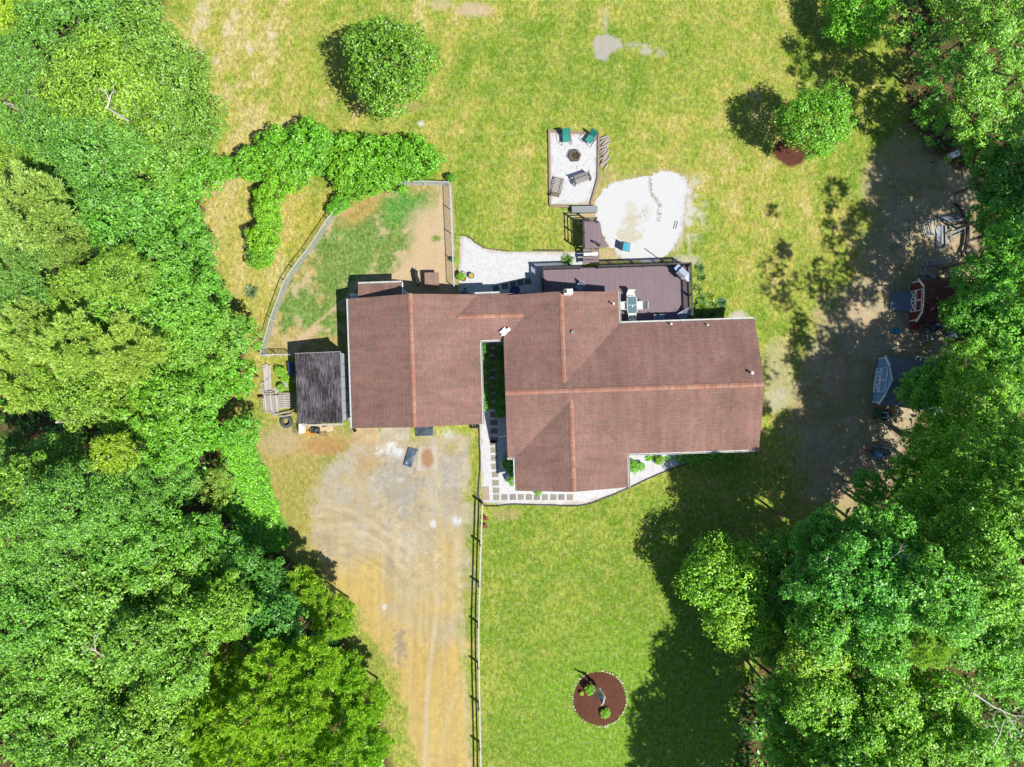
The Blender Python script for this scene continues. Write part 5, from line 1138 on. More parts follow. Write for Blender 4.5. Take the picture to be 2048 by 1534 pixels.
def crown_broad(name, R0=3.2, rz=.8, nl=26, lr=.34, nleaf=11000, size=.27, asp=.6, mat=LEAF, jit=.16, fringe=.12):
    c, lr_ = lobes_in(R0, rz, nl, lr, jit); w_ = lr_**2; k = rng.choice(nl, nleaf, p=w_/w_.sum())
    d = rdir(nleaf, .35); rad = lr_[k]*(rng.uniform(.35, 1.0, nleaf)**.25)*(1+rng.normal(0, fringe, nleaf)); flat = np.array([1, 1, .75])
    P = c[k]+d*rad[:, None]*flat
    # second level clumping: pull leaves toward random twig tips
    tips = P[rng.choice(nleaf, nleaf//16)]; near = tips[rng.integers(0, len(tips), nleaf)]
    o_ = rng.random(nleaf) < .0
    inner = np.zeros(nleaf, bool)
    for i in range(nl): inner |= ((k != i) & (np.linalg.norm((P-c[i])/flat, axis=1) < lr_[i]*.62))
    P = P[~inner]; d = d[~inner]
    cell = np.floor(P/ (size*1.9)); hsh = _h(cell[:, 0]*31+cell[:, 2]*7, cell[:, 1]*17, 3); keep = hsh > .30; P = P[keep]; d = d[keep]
    N = d*.75+np.array([0, 0, .55])+rng.normal(0, .42, P.shape); N /= np.linalg.norm(N, axis=1)[:, None]
    return make_leaves(P, N, size, asp, mat, name, .15)
def crown_pine(name, R0=3.0, rz=1.0, nt_=1500, L=.42, mat=NEED, spikes=9, asp=.13):
    # whorls of upturned shoots on radiating boughs
    tips = []
    nb = 46
    for b in range(nb):
        h = 1-2*((b+.5)/nb)*.80; ph = b*2.39996+rng.uniform(-.3, .3); ext = R0*math.sqrt(max(0.02, 1-h*h*.92))*rng.uniform(.72, 1.12)
        m_ = nt_//nb; t_ = rng.uniform(.25, 1, m_)**.6; side = rng.normal(0, .17, m_)*(1.25-t_)
        x = ext*t_; tips.append(np.c_[x*np.cos(ph+side*1.4), x*np.sin(ph+side*1.4), R0*rz*h*.85+.10*x+rng.normal(0, .16, m_)+rng.normal(0, .1)])
    tips = np.concatenate(tips); n = len(tips); out = tips*np.array([1, 1, .35]); out /= np.linalg.norm(out, axis=1)[:, None]+1e-6
    P = np.repeat(tips, spikes, 0); A = np.repeat(out*.75+np.array([0, 0, .9]), spikes, 0); D = A+rng.normal(0, .72, (n*spikes, 3)); D /= np.linalg.norm(D, axis=1)[:, None]
    s = L*rng.uniform(.6, 1.25, n*spikes)[:, None]; W = np.cross(D, rdir(n*spikes)); W /= np.linalg.norm(W, axis=1)[:, None]+1e-9; W *= s*asp
    V = np.stack([P-W*.5, P+D*s*.5-W, P+D*s, P+D*s*.5+W], 1).reshape(-1, 3)
    # one island per needle
    return np_mesh(name, V, np.arange(len(V)).reshape(-1, 4), mat)
def trunk_mesh(name, seed, h=10, spread=2.0, r0=.22):
    random.seed(seed); m = MB(); m.tube([(0, 0, 0), (random.uniform(-.1, .1), random.uniform(-.1, .1), h*.4), (0, 0, h*.8), (.1, 0, h*1.08)], [r0, r0*.75, r0*.45, r0*.15], 8)
    for i in range(8):
        a = i*2.4+random.uniform(-.4, .4); z = h*(.62+.05*i); e = spread*random.uniform(.7, 1.1)
        m.tube([(0, 0, z), (e*.5*math.cos(a), e*.5*math.sin(a), z+h*.07), (e*math.cos(a+.2), e*math.sin(a+.2), z+h*.13)], [r0*.4, r0*.25, r0*.08], 6)
    me = bpy.data.meshes.new(name); me.from_pydata(m.v, [], m.f); me.materials.append(BARK); me.update(); return me
PROTO = {
 'A': [crown_broad('fine_crown', 3.2, .85, 44, .25, 23000, .19, .42, jit=.2) for _ in range(3)],       # fine leaved, cauliflower-like
 'B': [crown_broad('broad_crown', 3.2, .9, 30, .30, 19000, .235, .55, jit=.2) for _ in range(3)],               # coarser oak
 'C': [crown_pine('pine_crown') for _ in range(2)],
 'D': [crown_pine('soft_pine_crown', 3.0, .8, 2300, .36, SOFT, 9, .10) for _ in range(2)],
 'E': [crown_broad('bush_crown', 1.6, .9, 24, .30, 7500, .17, .55, jit=.18) for _ in range(3)],
 'K': [crown_broad('dense_crown', 3.2, .85, 40, .27, 20000, .21, .55, jit=.15, fringe=.2) for _ in range(2)],
 'S': [crown_broad('sparse_crown', 3.2, .8, 34, .15, 5200, .22, .55, jit=.35, fringe=.3) for _ in range(2)],
 'G': [crown_broad('airy_crown', 3.2, .8, 24, .22, 7000, .24, .55, jit=.4, fringe=.25) for _ in range(2)]}
TR = [trunk_mesh('trunk', s) for s in (1, 2, 3)]; TRB = trunk_mesh('stem', 5, 10, .7, .16)
tn = 0
def tree(px, py, rpx, top, kind, tint, label, group=None, name='tree', cat='tree', rzs=1.0, aspect=1.0, ang=None, floor=None, free=False):
    global tn
    if floor is not None:      # keep the trunk inside the wood: trees near the clearing are lower
        while top > 4.2:
            hh = max(top-2.6, 1.5); q = 1-hh/H; bx, by = np.array([1024+(px-1024)*q]), np.array([767+(py-767)*q])
            lean = math.hypot(px-1024, py-767)*hh/H
            if sdf(bx, by, floor)[0] > 4 or lean < rpx*(1.7 if px > 1880 else .85): break
            top *= .94
    random.seed(tn*13+5); tn += 1
    if floor is not None and top > 7: top += random.uniform(-2.2, 1.6); rpx *= random.uniform(.88, 1.06)
    base = {'A': 3.2, 'B': 3.2, 'C': 3.0, 'D': 3.0, 'E': 1.6, 'G': 3.2, 'S': 3.2, 'K': 3.2}[kind]; vr = {'A': .72, 'B': .78, 'C': .9, 'D': .75, 'E': .85, 'G': .8, 'S': .8, 'K': .85}[kind]
    Rm = rpx*1.04*(H-top*.75)/F; sz = Rm/base*rzs; hc = max(top-base*vr*sz, Rm*.45)
    p = at(px, py, hc); t = thing(name, label, cat, (p.x, p.y, 0), 0 if ang is not None else random.uniform(0, 6.28), group)
    me = PROTO[kind][tn % len(PROTO[kind])]; c = bpy.data.objects.new('crown', me); C.objects.link(c); c.parent = t
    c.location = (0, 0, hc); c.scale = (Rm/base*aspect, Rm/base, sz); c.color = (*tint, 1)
    if ang is not None: c.rotation_euler = (0, 0, ang)
    k = bpy.data.objects.new('trunk', TR[tn % 3] if base > 2 else TRB); C.objects.link(k); k.parent = t; q = hc/10*1.0; k.scale = (Rm/3.2*.9, Rm/3.2*.9, q)
    return t
G1 = (1, 1, 1); GB_ = (.85, 1.0, 1.05); GY = (1.5, 1.22, .55); GD = (.62, .74, .80); GL = (1.25, 1.15, .85); GM2 = (.9, 1.0, .9); GX = (.75, 1.05, .6)
W1 = 'trees of the western woods'; W2 = 'trees of the eastern woods'
west = [
 (22, 26, 50, 11, 'B', GY, 'yellow-green tree in the very top left corner of the photo'),
 (150, 40, 80, 14, 'A', GB_, 'dusty green tree at the top edge beside the dark corner gap'),
 (262, 62, 92, 15, 'A', G1, 'broad fine-leaved tree at the top edge, next to the straw lawn'),
 (345, 175, 84, 14, 'A', G1, 'rounded fine-leaved tree bulging over the striped straw lawn'),
 (205, 190, 90, 15.5, 'A', GL, 'light green fine-leaved tree in the middle of the upper woods'),
 (30, 130, 62, 13, 'A', GB_, 'bluish fine-leaved tree at the left edge above the first dark gap'),
 (372, 258, 56, 12, 'A', GM2, 'fine-leaved tree at the wood edge level with the lone round bushes'),
 (295, 268, 74, 15, 'A', G1, 'fine-leaved tree with bare white twigs showing through its crown'),
 (95, 262, 70, 14, 'A', GB_, 'bluish tree behind the bare white branches at the left edge'),
 (190, 318, 76, 14, 'A', (.78, 1.0, 1.1), 'deep green tree above the black hole in the canopy'),
 (280, 348, 66, 13, 'B', GM2, 'medium green tree right of the black hole in the canopy'),
 (368, 342, 60, 10, 'B', GX, 'vivid green tree at the wood edge beside the bush row'),
 (30, 330, 50, 12, 'A', GL, 'pale tree at the left edge above the soft pines'),
 (66, 420, 82, 15, 'D', G1, 'pale feathery pine at the left edge, uppermost of its kind'),
 (30, 520, 60, 14, 'D', (.8, .95, 1.0), 'dusty feathery pine at the left edge below the uppermost one'),
 (128, 480, 66, 14, 'D', (.9, .95, .9), 'feathery pine between the left edge and the deep green trees'),
 (170, 415, 58, 13, 'B', (.78, 1.0, .95), 'deep green tree right of the uppermost feathery pine'),
 (245, 442, 66, 13, 'B', (.72, 1.0, .9), 'deep bluish-green tree in the middle of the western woods'),
 (335, 432, 68, 12, 'B', (.75, 1.05, .8), 'deep green tree near the wood edge level with the long column bush row'),
 (380, 500, 48, 9, 'B', (.72, 1.02, .8), 'low dark green tree at the wood edge beside the lowest column bushes'),
 (312, 520, 62, 12, 'B', (.8, 1.05, .9), 'green tree above the dark pocket west of the yucca'),
 (238, 548, 54, 13, 'A', GL, 'light green tree with a small rounded crown west of the yucca'),
 (48, 590, 50, 12, 'A', (.85, 1.0, 1.2), 'bluish crown with a whitish top at the left edge'),
 (160, 592, 58, 14, 'A', GL, 'pale green tree south of the feathery pines'),
 (250, 622, 66, 13, 'B', (1.0, 1.1, .9), 'fresh green tree level with the curved fence'),
 (335, 590, 58, 10, 'B', (.85, 1.1, .8), 'green tree northwest of the small round tree by the fence'),
 (418, 592, 40, 7, 'E', (.72, 1.05, .75), 'low dark tree at the wood edge just below the yucca level'),
 (385, 640, 52, 9, 'B', (.9, 1.15, .8), 'green tree behind the small round tree by the fence'),
 (482, 672, 36, 5.5, 'E', (.85, 1.05, .95), 'small round tree standing apart by the curved fence corner'),
 (440, 650, 36, 5.5, 'E', (1.0, 1.1, .8), 'small bright tree left of the round one by the curved fence corner'),
 (60, 660, 66, 14, 'D', (1.05, 1.05, .95), 'pale yellowish pine at the left edge, middle of the photo'),
 (150, 690, 70, 14, 'D', (1.1, 1.1, .9), 'pale feathery pine second from the left edge, middle height'),
 (265, 700, 64, 14, 'D', (1.15, 1.1, .9), 'pale streaky pine with dark holes beside it in the mid woods'),
 (345, 690, 54, 10, 'B', (1.0, 1.1, .8), 'fresh green tree left of the grey shed, deeper in the wood'),
 (418, 702, 52, 8, 'B', (1.0, 1.1, .8), 'fresh green tree at the wood edge just west of the fence corner'),
 (470, 752, 42, 6, 'E', (.8, 1.12, .6), 'low vivid green tree at the wood edge left of the board heap'),
 (404, 772, 56, 8, 'B', (.85, 1.15, .6), 'vivid green tree west of the board heap'),
 (55, 752, 70, 14, 'D', (1.1, 1.1, .85), 'pale yellowish pine at the left edge above the dark ravine'),
 (160, 780, 70, 14, 'A', (1.25, 1.15, .85), 'yellowish fine-leaved tree above the dark ravine'),
 (250, 790, 60, 12, 'D', (1.05, 1.1, .8), 'pale pine above the yellow maple'),
 (330, 800, 60, 10, 'B', (1.0, 1.15, .7), 'bright green tree north of the yellow maple'),
 (262, 862, 52, 10, 'B', (1.1, 1.15, .7), 'bright small-leaved tree touching the top of the yellow maple'),
 (228, 912, 38, 13, 'B', (1.45, 1.18, .5), 'golden yellow maple in the western woods'),
 (345, 880, 60, 9, 'B', (.85, 1.15, .6), 'vivid green tree right of the golden maple'),
 (400, 862, 48, 7, 'E', (.75, 1.15, .5), 'low vivid tree at the edge of the bright ground cover'),
 (483, 862, 33, 4, 'E', (.75, 1.1, .6), 'small isolated bush at the forest edge below the tyre'),
 (20, 905, 40, 9, 'B', GD, 'dark tree in the ravine at the left edge'),
 (118, 925, 62, 12, 'A', (.8, 1.0, .95), 'grey-green tree on the south side of the dark ravine'),
 (325, 945, 62, 11, 'A', (.75, 1.0, .9), 'rounded blue-green tree beside the brown dead shrub'),
 (45, 975, 62, 13, 'B', (1.0, 1.05, .8), 'green tree at the left edge south of the ravine'),
 (140, 1010, 80, 14, 'A', (.85, 1.05, 1.0), 'large blue-green tree in the lower western woods'),
 (232, 1000, 70, 13, 'A', (.85, 1.05, 1.0), 'blue-green tree below the golden maple'),
 (428, 965, 40, 5, 'G', (1.1, .95, .8), 'thin half-dead brownish shrub on the bright ground cover'),
 (40, 1080, 66, 14, 'A', (.9, 1.08, .95), 'dusty green tree at the left edge, lower third'),
 (125, 1120, 76, 15, 'A', (.9, 1.05, 1.05), 'large dusty green tree second from the left edge, lower third'),
 (245, 1090, 66, 12, 'B', (.8, 1.05, .8), 'oak with leathery leaves above the brightest oak crown'),
 (320, 1090, 62, 11, 'B', (.85, 1.08, .8), 'green oak left of the dark hollow by the driveway'),
 (398, 1080, 54, 8, 'B', (.75, 1.08, .7), 'low green oak at the edge of the bright ground cover'),
 (390, 1150, 62, 11, 'B', (.9, 1.1, .8), 'oak south of the dark hollow'),
 (300, 1175, 72, 13, 'B', (1.05, 1.12, .85), 'brightest oak crown in the lower western woods'),
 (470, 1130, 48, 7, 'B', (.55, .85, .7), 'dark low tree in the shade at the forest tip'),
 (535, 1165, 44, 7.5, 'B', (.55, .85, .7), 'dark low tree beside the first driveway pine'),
 (180, 1215, 86, 15, 'B', (1.0, 1.1, .95), 'largest pale oak crown in the lower western woods'),
 (60, 1230, 66, 14, 'B', (.75, 1.0, .8), 'shaded oak at the left edge, lower third'),
 (100, 1310, 66, 13, 'B', (.95, 1.08, .85), 'oak above the bottom left corner'),
 (280, 1280, 64, 13, 'B', (1.0, 1.08, .9), 'pale oak below the brightest oak crown'),
 (372, 1245, 60, 12, 'B', (1.0, 1.12, .7), 'green oak between the pale oaks and the dark bluish tree'),
 (450, 1215, 54, 10, 'B', (1.05, 1.12, .65), 'yellowish oak crown above the dark bluish tree'),
 (545, 1245, 60, 8.5, 'B', (.5, .85, .85), 'dark bluish-green tree behind the driveway pines'),
 (605, 1182, 46, 10, 'C', G1, 'topmost bright pine beside the driveway'),
 (668, 1232, 44, 9, 'C', G1, 'bright pine jutting out to the driveway, second from top'),
 (30, 1400, 60, 13, 'B', (.9, 1.05, .8), 'oak at the left edge just above the corner'),
 (170, 1400, 70, 13, 'B', (1.0, 1.1, .85), 'oak with a yellowish top near the bottom left'),
 (262, 1370, 62, 12, 'B', (.8, 1.02, .8), 'darker oak beside the gap with the bare fork'),
 (355, 1340, 62, 12, 'B', (1.0, 1.12, .8), 'oak next to the pines, left of the bright pine stand'),
 (335, 1420, 66, 13, 'B', (1.1, 1.12, .8), 'oak near the bottom edge left of the pines'),
 (90, 1490, 70, 14, 'B', (.9, 1.05, .85), 'oak in the bottom left corner'),
 (230, 1490, 74, 14, 'B', (1.0, 1.1, .85), 'oak at the bottom edge right of the corner'),
 (455, 1345, 54, 11, 'C', G1, 'bright pine at the left rim of the pine stand'),
 (540, 1335, 54, 11.5, 'C', (1.05, 1.05, 1), 'bright pine in the upper middle of the pine stand'),
 (622, 1330, 56, 11, 'C', (1.0, 1.0, .9), 'bright pine in the upper right of the pine stand'),
 (690, 1345, 46, 8.5, 'C', (.9, 1.0, .9), 'lower bright pine facing the driveway bend'),
 (735, 1400, 42, 8, 'C', (.95, 1.0, .9), 'rightmost bright pine beside the driveway'),
 (415, 1440, 58, 12, 'C', (1.05, 1.02, .9), 'bright pine at the lower left of the pine stand'),
 (505, 1425, 58, 12.5, 'C', (1.1, 1.05, 1), 'bright pine in the centre of the pine stand'),
 (600, 1430, 60, 12, 'C', (1.0, 1.0, .9), 'bright pine with bare twigs in the pine stand'),
 (682, 1440, 54, 10, 'C', (.95, 1.0, .9), 'bright pine right of the one with bare twigs'),
 (740, 1490, 46, 8.5, 'C', (.85, .95, .85), 'lower right bright pine at the bottom of the driveway edge'),
 (460, 1520, 60, 13, 'C', (1.1, 1.05, .9), 'bright pine at the bottom edge, left of two'),
 (340, 1520, 60, 13, 'B', (1.05, 1.1, .8), 'oak at the bottom edge touching the pine stand'),
 (570, 1520, 60, 12, 'C', (1.0, 1.0, .9), 'bright pine at the bottom edge, middle of three'),
 (665, 1525, 56, 11, 'C', (.95, 1.0, .9), 'bright pine at the bottom edge, right of three')]
for a in west: tree(*a, group=W1, floor=FOREST)
east = [
 (1716, 18, 66, 4.6, 'K', (.85, 1.2, .4), 'lone bright bushy tree at the top edge of the lawn', 1),
 (1905, 40, 66, 13, 'G', (1.1, 1.1, .75), 'airy green tree at the top edge, left in the upper right woods', 0),
 (1990, 30, 66, 14, 'G', (1.0, 1.1, .85), 'airy tree in the top right corner', 0),
 (2005, 130, 66, 14, 'G', (1.0, 1.1, 1.0), 'airy tree at the right edge below the corner one', 0),
 (1935, 130, 50, 9, 'G', (.6, .85, .7), 'dark open tree behind the airy crowns', 0),
 (1850, 120, 44, 6, 'G', (.6, .8, .7), 'dim understorey tree in the shadow at the upper right', 0),
 (1860, 236, 34, 4, 'G', (.8, 1.1, .6), 'small sapling at the tip of the upper right woods', 0),
 (1965, 215, 66, 13, 'G', (1.05, 1.15, .85), 'pale airy tree with arching boughs above the white cooler', 0),
 (2022, 235, 56, 14, 'G', (1.0, 1.15, .9), 'airy tree at the right edge beside the arching one', 0),
 (1950, 280, 40, 9, 'G', (.95, 1.1, .8), 'airy bough-like tree nearest the white cooler', 0),
 (2010, 345, 56, 9, 'B', (.5, .78, .6), 'dark tree at the right edge below the airy ones', 0),
 (2005, 425, 56, 8, 'B', (.5, .85, .6), 'dark tree right of the black drain pipes', 0),
 (2022, 500, 56, 10, 'B', (.7, 1.1, .5), 'green tree at the right edge beside the scrap heap', 0),
 (1965, 560, 54, 8, 'B', (.55, .95, .5), 'green tree right of the red shed roof', 0),
 (2020, 590, 58, 11, 'B', (.8, 1.12, .5), 'bright-topped tree at the right edge, level with the red shed', 0),
 (1940, 632, 46, 8, 'B', (.5, .88, .5), 'dark tree overhanging the corner of the red shed', 0),
 (2000, 672, 58, 11, 'B', (.75, 1.1, .5), 'green tree at the right edge between the two sheds', 0),
 (1925, 725, 48, 9, 'B', (1.0, 1.2, .6), 'bright tree overhanging the end of the white ladder', 0),
 (1862, 775, 52, 6.5, 'B', (.8, 1.12, .5), 'tree spreading over the blue-grey shed roof', 0),
 (1945, 800, 66, 11, 'B', (1.15, 1.25, .6), 'bright yellow-green tree right of the blue-grey shed', 0),
 (2022, 770, 56, 12, 'B', (.9, 1.15, .6), 'tree at the right edge level with the blue-grey shed', 0),
 (1885, 880, 60, 9.5, 'B', (.95, 1.2, .5), 'bright tree above the pinkish dead brush', 0),
 (1975, 885, 66, 12, 'B', (1.0, 1.2, .6), 'fresh green tree in the middle of the eastern woods', 0),
 (1840, 960, 52, 8.5, 'B', (.7, 1.1, .45), 'green tree just below the open trailer', 0),
 (2025, 960, 60, 13, 'B', (.95, 1.15, .6), 'tree at the right edge below centre', 0),
 (1920, 975, 66, 12, 'B', (.95, 1.18, .55), 'leafy tree inside the eastern woods below the trailer', 0),
 (1735, 975, 34, 6, 'B', (.55, .95, .5), 'small green tree at the left rim of the eastern woods', 0),
 (1835, 1045, 66, 13, 'B', (.85, 1.15, .55), 'tree with glossy crown right of the shadowed lawn', 0),
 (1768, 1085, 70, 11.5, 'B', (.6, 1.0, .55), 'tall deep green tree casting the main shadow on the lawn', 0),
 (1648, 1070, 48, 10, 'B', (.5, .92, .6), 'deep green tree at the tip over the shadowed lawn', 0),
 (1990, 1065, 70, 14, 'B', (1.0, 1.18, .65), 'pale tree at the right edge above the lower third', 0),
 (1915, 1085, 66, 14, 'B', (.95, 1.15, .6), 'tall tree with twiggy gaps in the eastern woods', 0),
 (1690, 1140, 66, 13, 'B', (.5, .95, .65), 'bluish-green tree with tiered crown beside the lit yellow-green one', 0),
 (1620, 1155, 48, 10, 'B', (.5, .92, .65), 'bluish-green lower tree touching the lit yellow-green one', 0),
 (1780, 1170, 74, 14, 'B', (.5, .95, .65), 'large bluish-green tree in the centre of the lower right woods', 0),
 (1870, 1190, 70, 14, 'B', (.7, 1.05, .65), 'green tree right of the large bluish one', 0),
 (1970, 1165, 70, 14, 'B', (.95, 1.15, .65), 'pale tree near the right edge in the lower third', 0),
 (1455, 1160, 78, 6.5, 'K', (1.05, 1.2, .45), 'broad sunlit yellow-green tree at the lawn edge', 1),
 (1478, 1235, 66, 6.5, 'K', (1.2, 1.2, .45), 'lower sunlit yellow-green tree, partly over the lawn edge', 1),
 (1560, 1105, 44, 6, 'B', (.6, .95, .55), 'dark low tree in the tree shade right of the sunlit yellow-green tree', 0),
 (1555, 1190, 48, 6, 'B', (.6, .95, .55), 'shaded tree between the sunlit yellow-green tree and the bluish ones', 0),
 (1545, 1285, 46, 5.5, 'B', (.75, 1.0, .5), 'low tree under the olive one at the lawn edge', 0),
 (1660, 1245, 66, 11, 'B', (.75, 1.05, .6), 'mottled green tree below the bluish ones', 0),
 (1620, 1320, 60, 10, 'B', (1.15, 1.1, .5), 'olive-yellow tree above the dark lawn corner', 0),
 (1750, 1260, 66, 12, 'B', (.75, 1.08, .65), 'green tree under the large bluish one', 0),
 (1855, 1280, 58, 13, 'D', (1.0, 1.05, .85), 'pale streaky pine in the lower right woods', 0),
 (1940, 1260, 66, 14, 'B', (.8, 1.08, .6), 'tree right of the pale streaky pine', 0),
 (2022, 1245, 60, 14, 'B', (.9, 1.12, .65), 'tree at the right edge level with the streaky pine', 0),
 (1560, 1400, 50, 8.5, 'B', (.7, 1.0, .5), 'low green tree left in the bottom right woods', 0),
 (1650, 1410, 66, 11, 'B', (.95, 1.12, .5), 'green tree in the bottom right woods below the olive one', 0),
 (1740, 1350, 60, 10, 'B', (.75, 1.0, .5), 'olive green tree beside the dim clearing', 0),
 (1775, 1440, 66, 12, 'B', (1.05, 1.18, .5), 'bright tree below the dim clearing', 0),
 (1870, 1410, 66, 12, 'B', (.95, 1.15, .5), 'bright tree left of the bare white branches', 0),
 (1990, 1440, 60, 11, 'G', (.8, 1.05, .6), 'thin tree around the bare white branches near the corner', 0),
 (2010, 1340, 58, 12, 'B', (.85, 1.15, .6), 'tree at the right edge above the bare white branches', 0),
 (1600, 1495, 62, 10, 'B', (.9, 1.12, .55), 'tree at the bottom edge, leftmost of the lower right woods', 0),
 (1700, 1510, 66, 12, 'B', (.85, 1.1, .5), 'tree at the bottom edge, second from the left in the lower right woods', 0),
 (1820, 1510, 66, 12, 'B', (1.0, 1.15, .5), 'tree at the bottom edge, middle of the lower right woods', 0),
 (1930, 1510, 66, 12, 'B', (.9, 1.12, .55), 'tree at the bottom edge near the right corner', 0)]
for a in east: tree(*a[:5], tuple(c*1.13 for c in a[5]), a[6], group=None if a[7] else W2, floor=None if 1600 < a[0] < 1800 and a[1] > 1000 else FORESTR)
# tall trees rooted just inside or past the frame edge: their crowns stand outside the picture, their shade reaches into it
def tall(bx, by, hc, Rm, kind, tint, label):
    q = 1/(1-hc/H); top = hc+2.6*Rm/3.2; tree(1024+(bx-1024)*q, 767+(by-767)*q, Rm*F/(H-top*.75), top, kind, tint, label, 'tall trees past the right and bottom frame edge')
for i, (bx, by, hc, Rm, kd) in enumerate(((2120, 580, 17, 4.2, 'S'), (1962, 690, 17, 4.6, 'S'), (1915, 850, 17, 4.6, 'S'), (1905, 985, 17, 4.2, 'S'),
        (1552, 1440, 11, 3.3, 'B'), (1525, 1600, 11, 3.4, 'B'), (1570, 1590, 13, 4, 'B'), (2080, 470, 15, 4, 'B'), (1985, 190, 11, 3.2, 'G'), (1992, 60, 11, 3.4, 'G'))):
    tall(bx, by, hc, Rm, kd, (.8, 1.05, .6), ['tall tree past the right edge behind the black drain pipes', 'tall tree past the right edge behind the red shed', 'tall tree past the right edge behind the blue-grey shed', 'tall tree past the right edge behind the trailer', 'tall tree past the bottom edge shading the lawn beside the mulch bed', 'tall tree past the bottom edge shading the lower lawn', 'tall tree past the bottom edge in the eastern woods', 'tall tree past the right edge above the lumber heap', 'airy tall tree past the top right lawn edge', 'airy tall tree past the top edge'][i])
# two lawn trees
tree(783, 132, 84, 7.0, 'K', (.82, .9, .55), 'large round green tree standing alone on the upper lawn', cat='tree')
tree(1634, 243, 64, 6.2, 'K', (.8, 1.1, .42), 'neat round green tree in a brown mulch ring on the right lawn', cat='tree')
BG = 'bushes round the top of the dog pen'
for a in ((455, 338, 23, 2.0, (.75, 1.1, .5), 'smallest round bush at the left end of the bush row'), (507, 326, 34, 2.8, (.8, 1.1, .48), 'round bush second from the left end of the bush row'),
          (562, 300, 42, 3.4, (.8, 1.1, .5), 'tall bush at the top left of the big clump'), (620, 290, 48, 3.6, (.75, 1.08, .5), 'tall rounded bush at the top right of the big clump'), (600, 325, 44, 3.2, (.8, 1.1, .5), 'bush in the middle of the big clump'), (645, 310, 34, 3.0, (.68, 1.0, .55), 'darker bush at the right side of the big clump'),
          (570, 358, 34, 2.8, (.95, 1.15, .42), 'yellow-green bush joining the big clump and the column row'),
          (541, 396, 27, 2.6, (1.0, 1.2, .42), 'yellow-green bush, top of the column row'), (535, 425, 27, 2.6, (1.05, 1.2, .42), 'yellow-green bush, second down the column row'), (539, 452, 24, 2.4, (1.0, 1.2, .42), 'yellow-green bush, third down the column row'), (527, 482, 31, 2.6, (1.05, 1.2, .42), 'widest yellow-green bush low in the column row'), (523, 514, 25, 2.2, (.85, 1.12, .42), 'green bush at the bottom end of the column row'),
          (707, 318, 44, 3.2, (.85, 1.12, .42), 'bright hedge bush at the left end of the hedge above the pen'), (752, 312, 44, 3.3, (.8, 1.1, .42), 'bright hedge bush second from the left above the pen'), (798, 315, 42, 3.2, (.75, 1.08, .42), 'bright hedge bush third from the left above the pen'), (843, 320, 40, 3.0, (.75, 1.08, .42), 'bright hedge bush at the right end of the hedge above the pen'),
          (690, 350, 34, 2.8, (.9, 1.12, .42), 'bright hedge bush bulging at the lower left of the hedge'), (735, 358, 34, 2.8, (.8, 1.1, .42), 'bright hedge bush over the top left of the pen'), (780, 350, 36, 2.8, (.78, 1.08, .42), 'bright hedge bush over the top middle of the pen'), (705, 380, 22, 2.0, (.8, 1.1, .42), 'small hedge bush dipping down onto the curved fence'), (683, 405, 17, 1.6, (.75, 1.12, .45), 'small bush growing through the curved fence'), (668, 420, 13, 1.3, (.75, 1.12, .45), 'smallest bush hugging the curved fence')):
    tree(a[0], a[1], a[2], a[3], 'E', a[4], a[5], BG, 'bush', 'bush', 1.05)
tree(903, 356, 9, 1.1, 'E', (.6, 1.0, .45), 'tiny bush at the top right corner post of the pen', None, 'bush', 'bush')
def strip(label, pts, rpx, hh, tint, group, n):
    pass
CS = 'shrubs in the shady courtyard'
for i, y in enumerate((700, 722, 744, 766, 788, 810)): tree(971+i*.3, y, 11.5, .9, 'E', (.55, .95, .4), ['green clipped shrub at the top of the courtyard border by the garage', 'green clipped shrub second in the border by the garage', 'green clipped shrub third in the border by the garage', 'green clipped shrub fourth in the border by the garage', 'green clipped shrub fifth in the border by the garage', 'green clipped shrub at the bottom of the border by the garage'][i], CS, 'shrub', 'shrub', .8)
for i, (y, tnt, r_) in enumerate(((704, (.35, .6, .5), 13), (729, (.9, .95, .6), 12), (752, (.8, .9, .55), 12), (777, (.55, .9, .4), 13), (802, (.55, .95, .4), 14), (825, (.5, .9, .4), 12))): tree(1000+i*.4, y, r_, 1.0, 'E', tnt, ['dark round shrub at the top right of the courtyard', 'olive shrub below the dark round one in the courtyard', 'second olive shrub on the right side of the courtyard', 'green shrub midway down the right side of the courtyard', 'fullest green shrub on the right side of the courtyard', 'last green shrub on the right side of the courtyard'][i], CS, 'shrub', 'shrub', .8)
for (x, y, r_, hh, tnt, lb) in ((1018, 926, 14, 1.2, (.5, .9, .4), 'dark green shrub in the nook left of the front gable'), (1026, 945, 10, .9, (1.1, 1.25, .4), 'lime green shrub under the left gutter of the front gable'), (1025, 962, 10, .9, (.75, 1.15, .4), 'green shrub lowest beside the left gutter of the front gable'),
        (1268, 934, 11, .7, (.9, 1.25, .35), 'bright green shrub on the gravel right of the front gable'), (1281, 933, 8, .6, (.9, 1.25, .35), 'small lime tuft beside the shrub right of the front gable'), (1318, 921, 9, .5, (1.1, 1.1, .4), 'sparse yellowish plant on the front gravel'), (1384, 914, 12, .6, (.9, 1.2, .35), 'green plant at the right tip of the front gravel bed'), (1076, 984, 7, .4, (.9, 1.2, .4), 'small weed beside the pavers under the front eaves'),
        (921, 552, 8, .7, (1.0, 1.1, .5), 'leafy weed along the pen fence beside the pots'), (907, 520, 5, .6, (.6, 1.0, .45), 'small weed on the pen side of the straight fence'),
        (584, 745, 0, 0, G1, '')):
    if r_: tree(x, y, r_, hh, 'E', tnt, lb, None, 'shrub', 'shrub', .7)
for (x, y, r_) in ((563, 745, 10), (570, 757, 9), (556, 741, 8), (562, 776, 8)): tree(x, y, r_, .6, 'E', (1.1, 1.2, .4), 'low leafy weeds growing between the board bundle and the grey shed', 'weeds by the grey shed', 'weeds', 'weeds', .6)
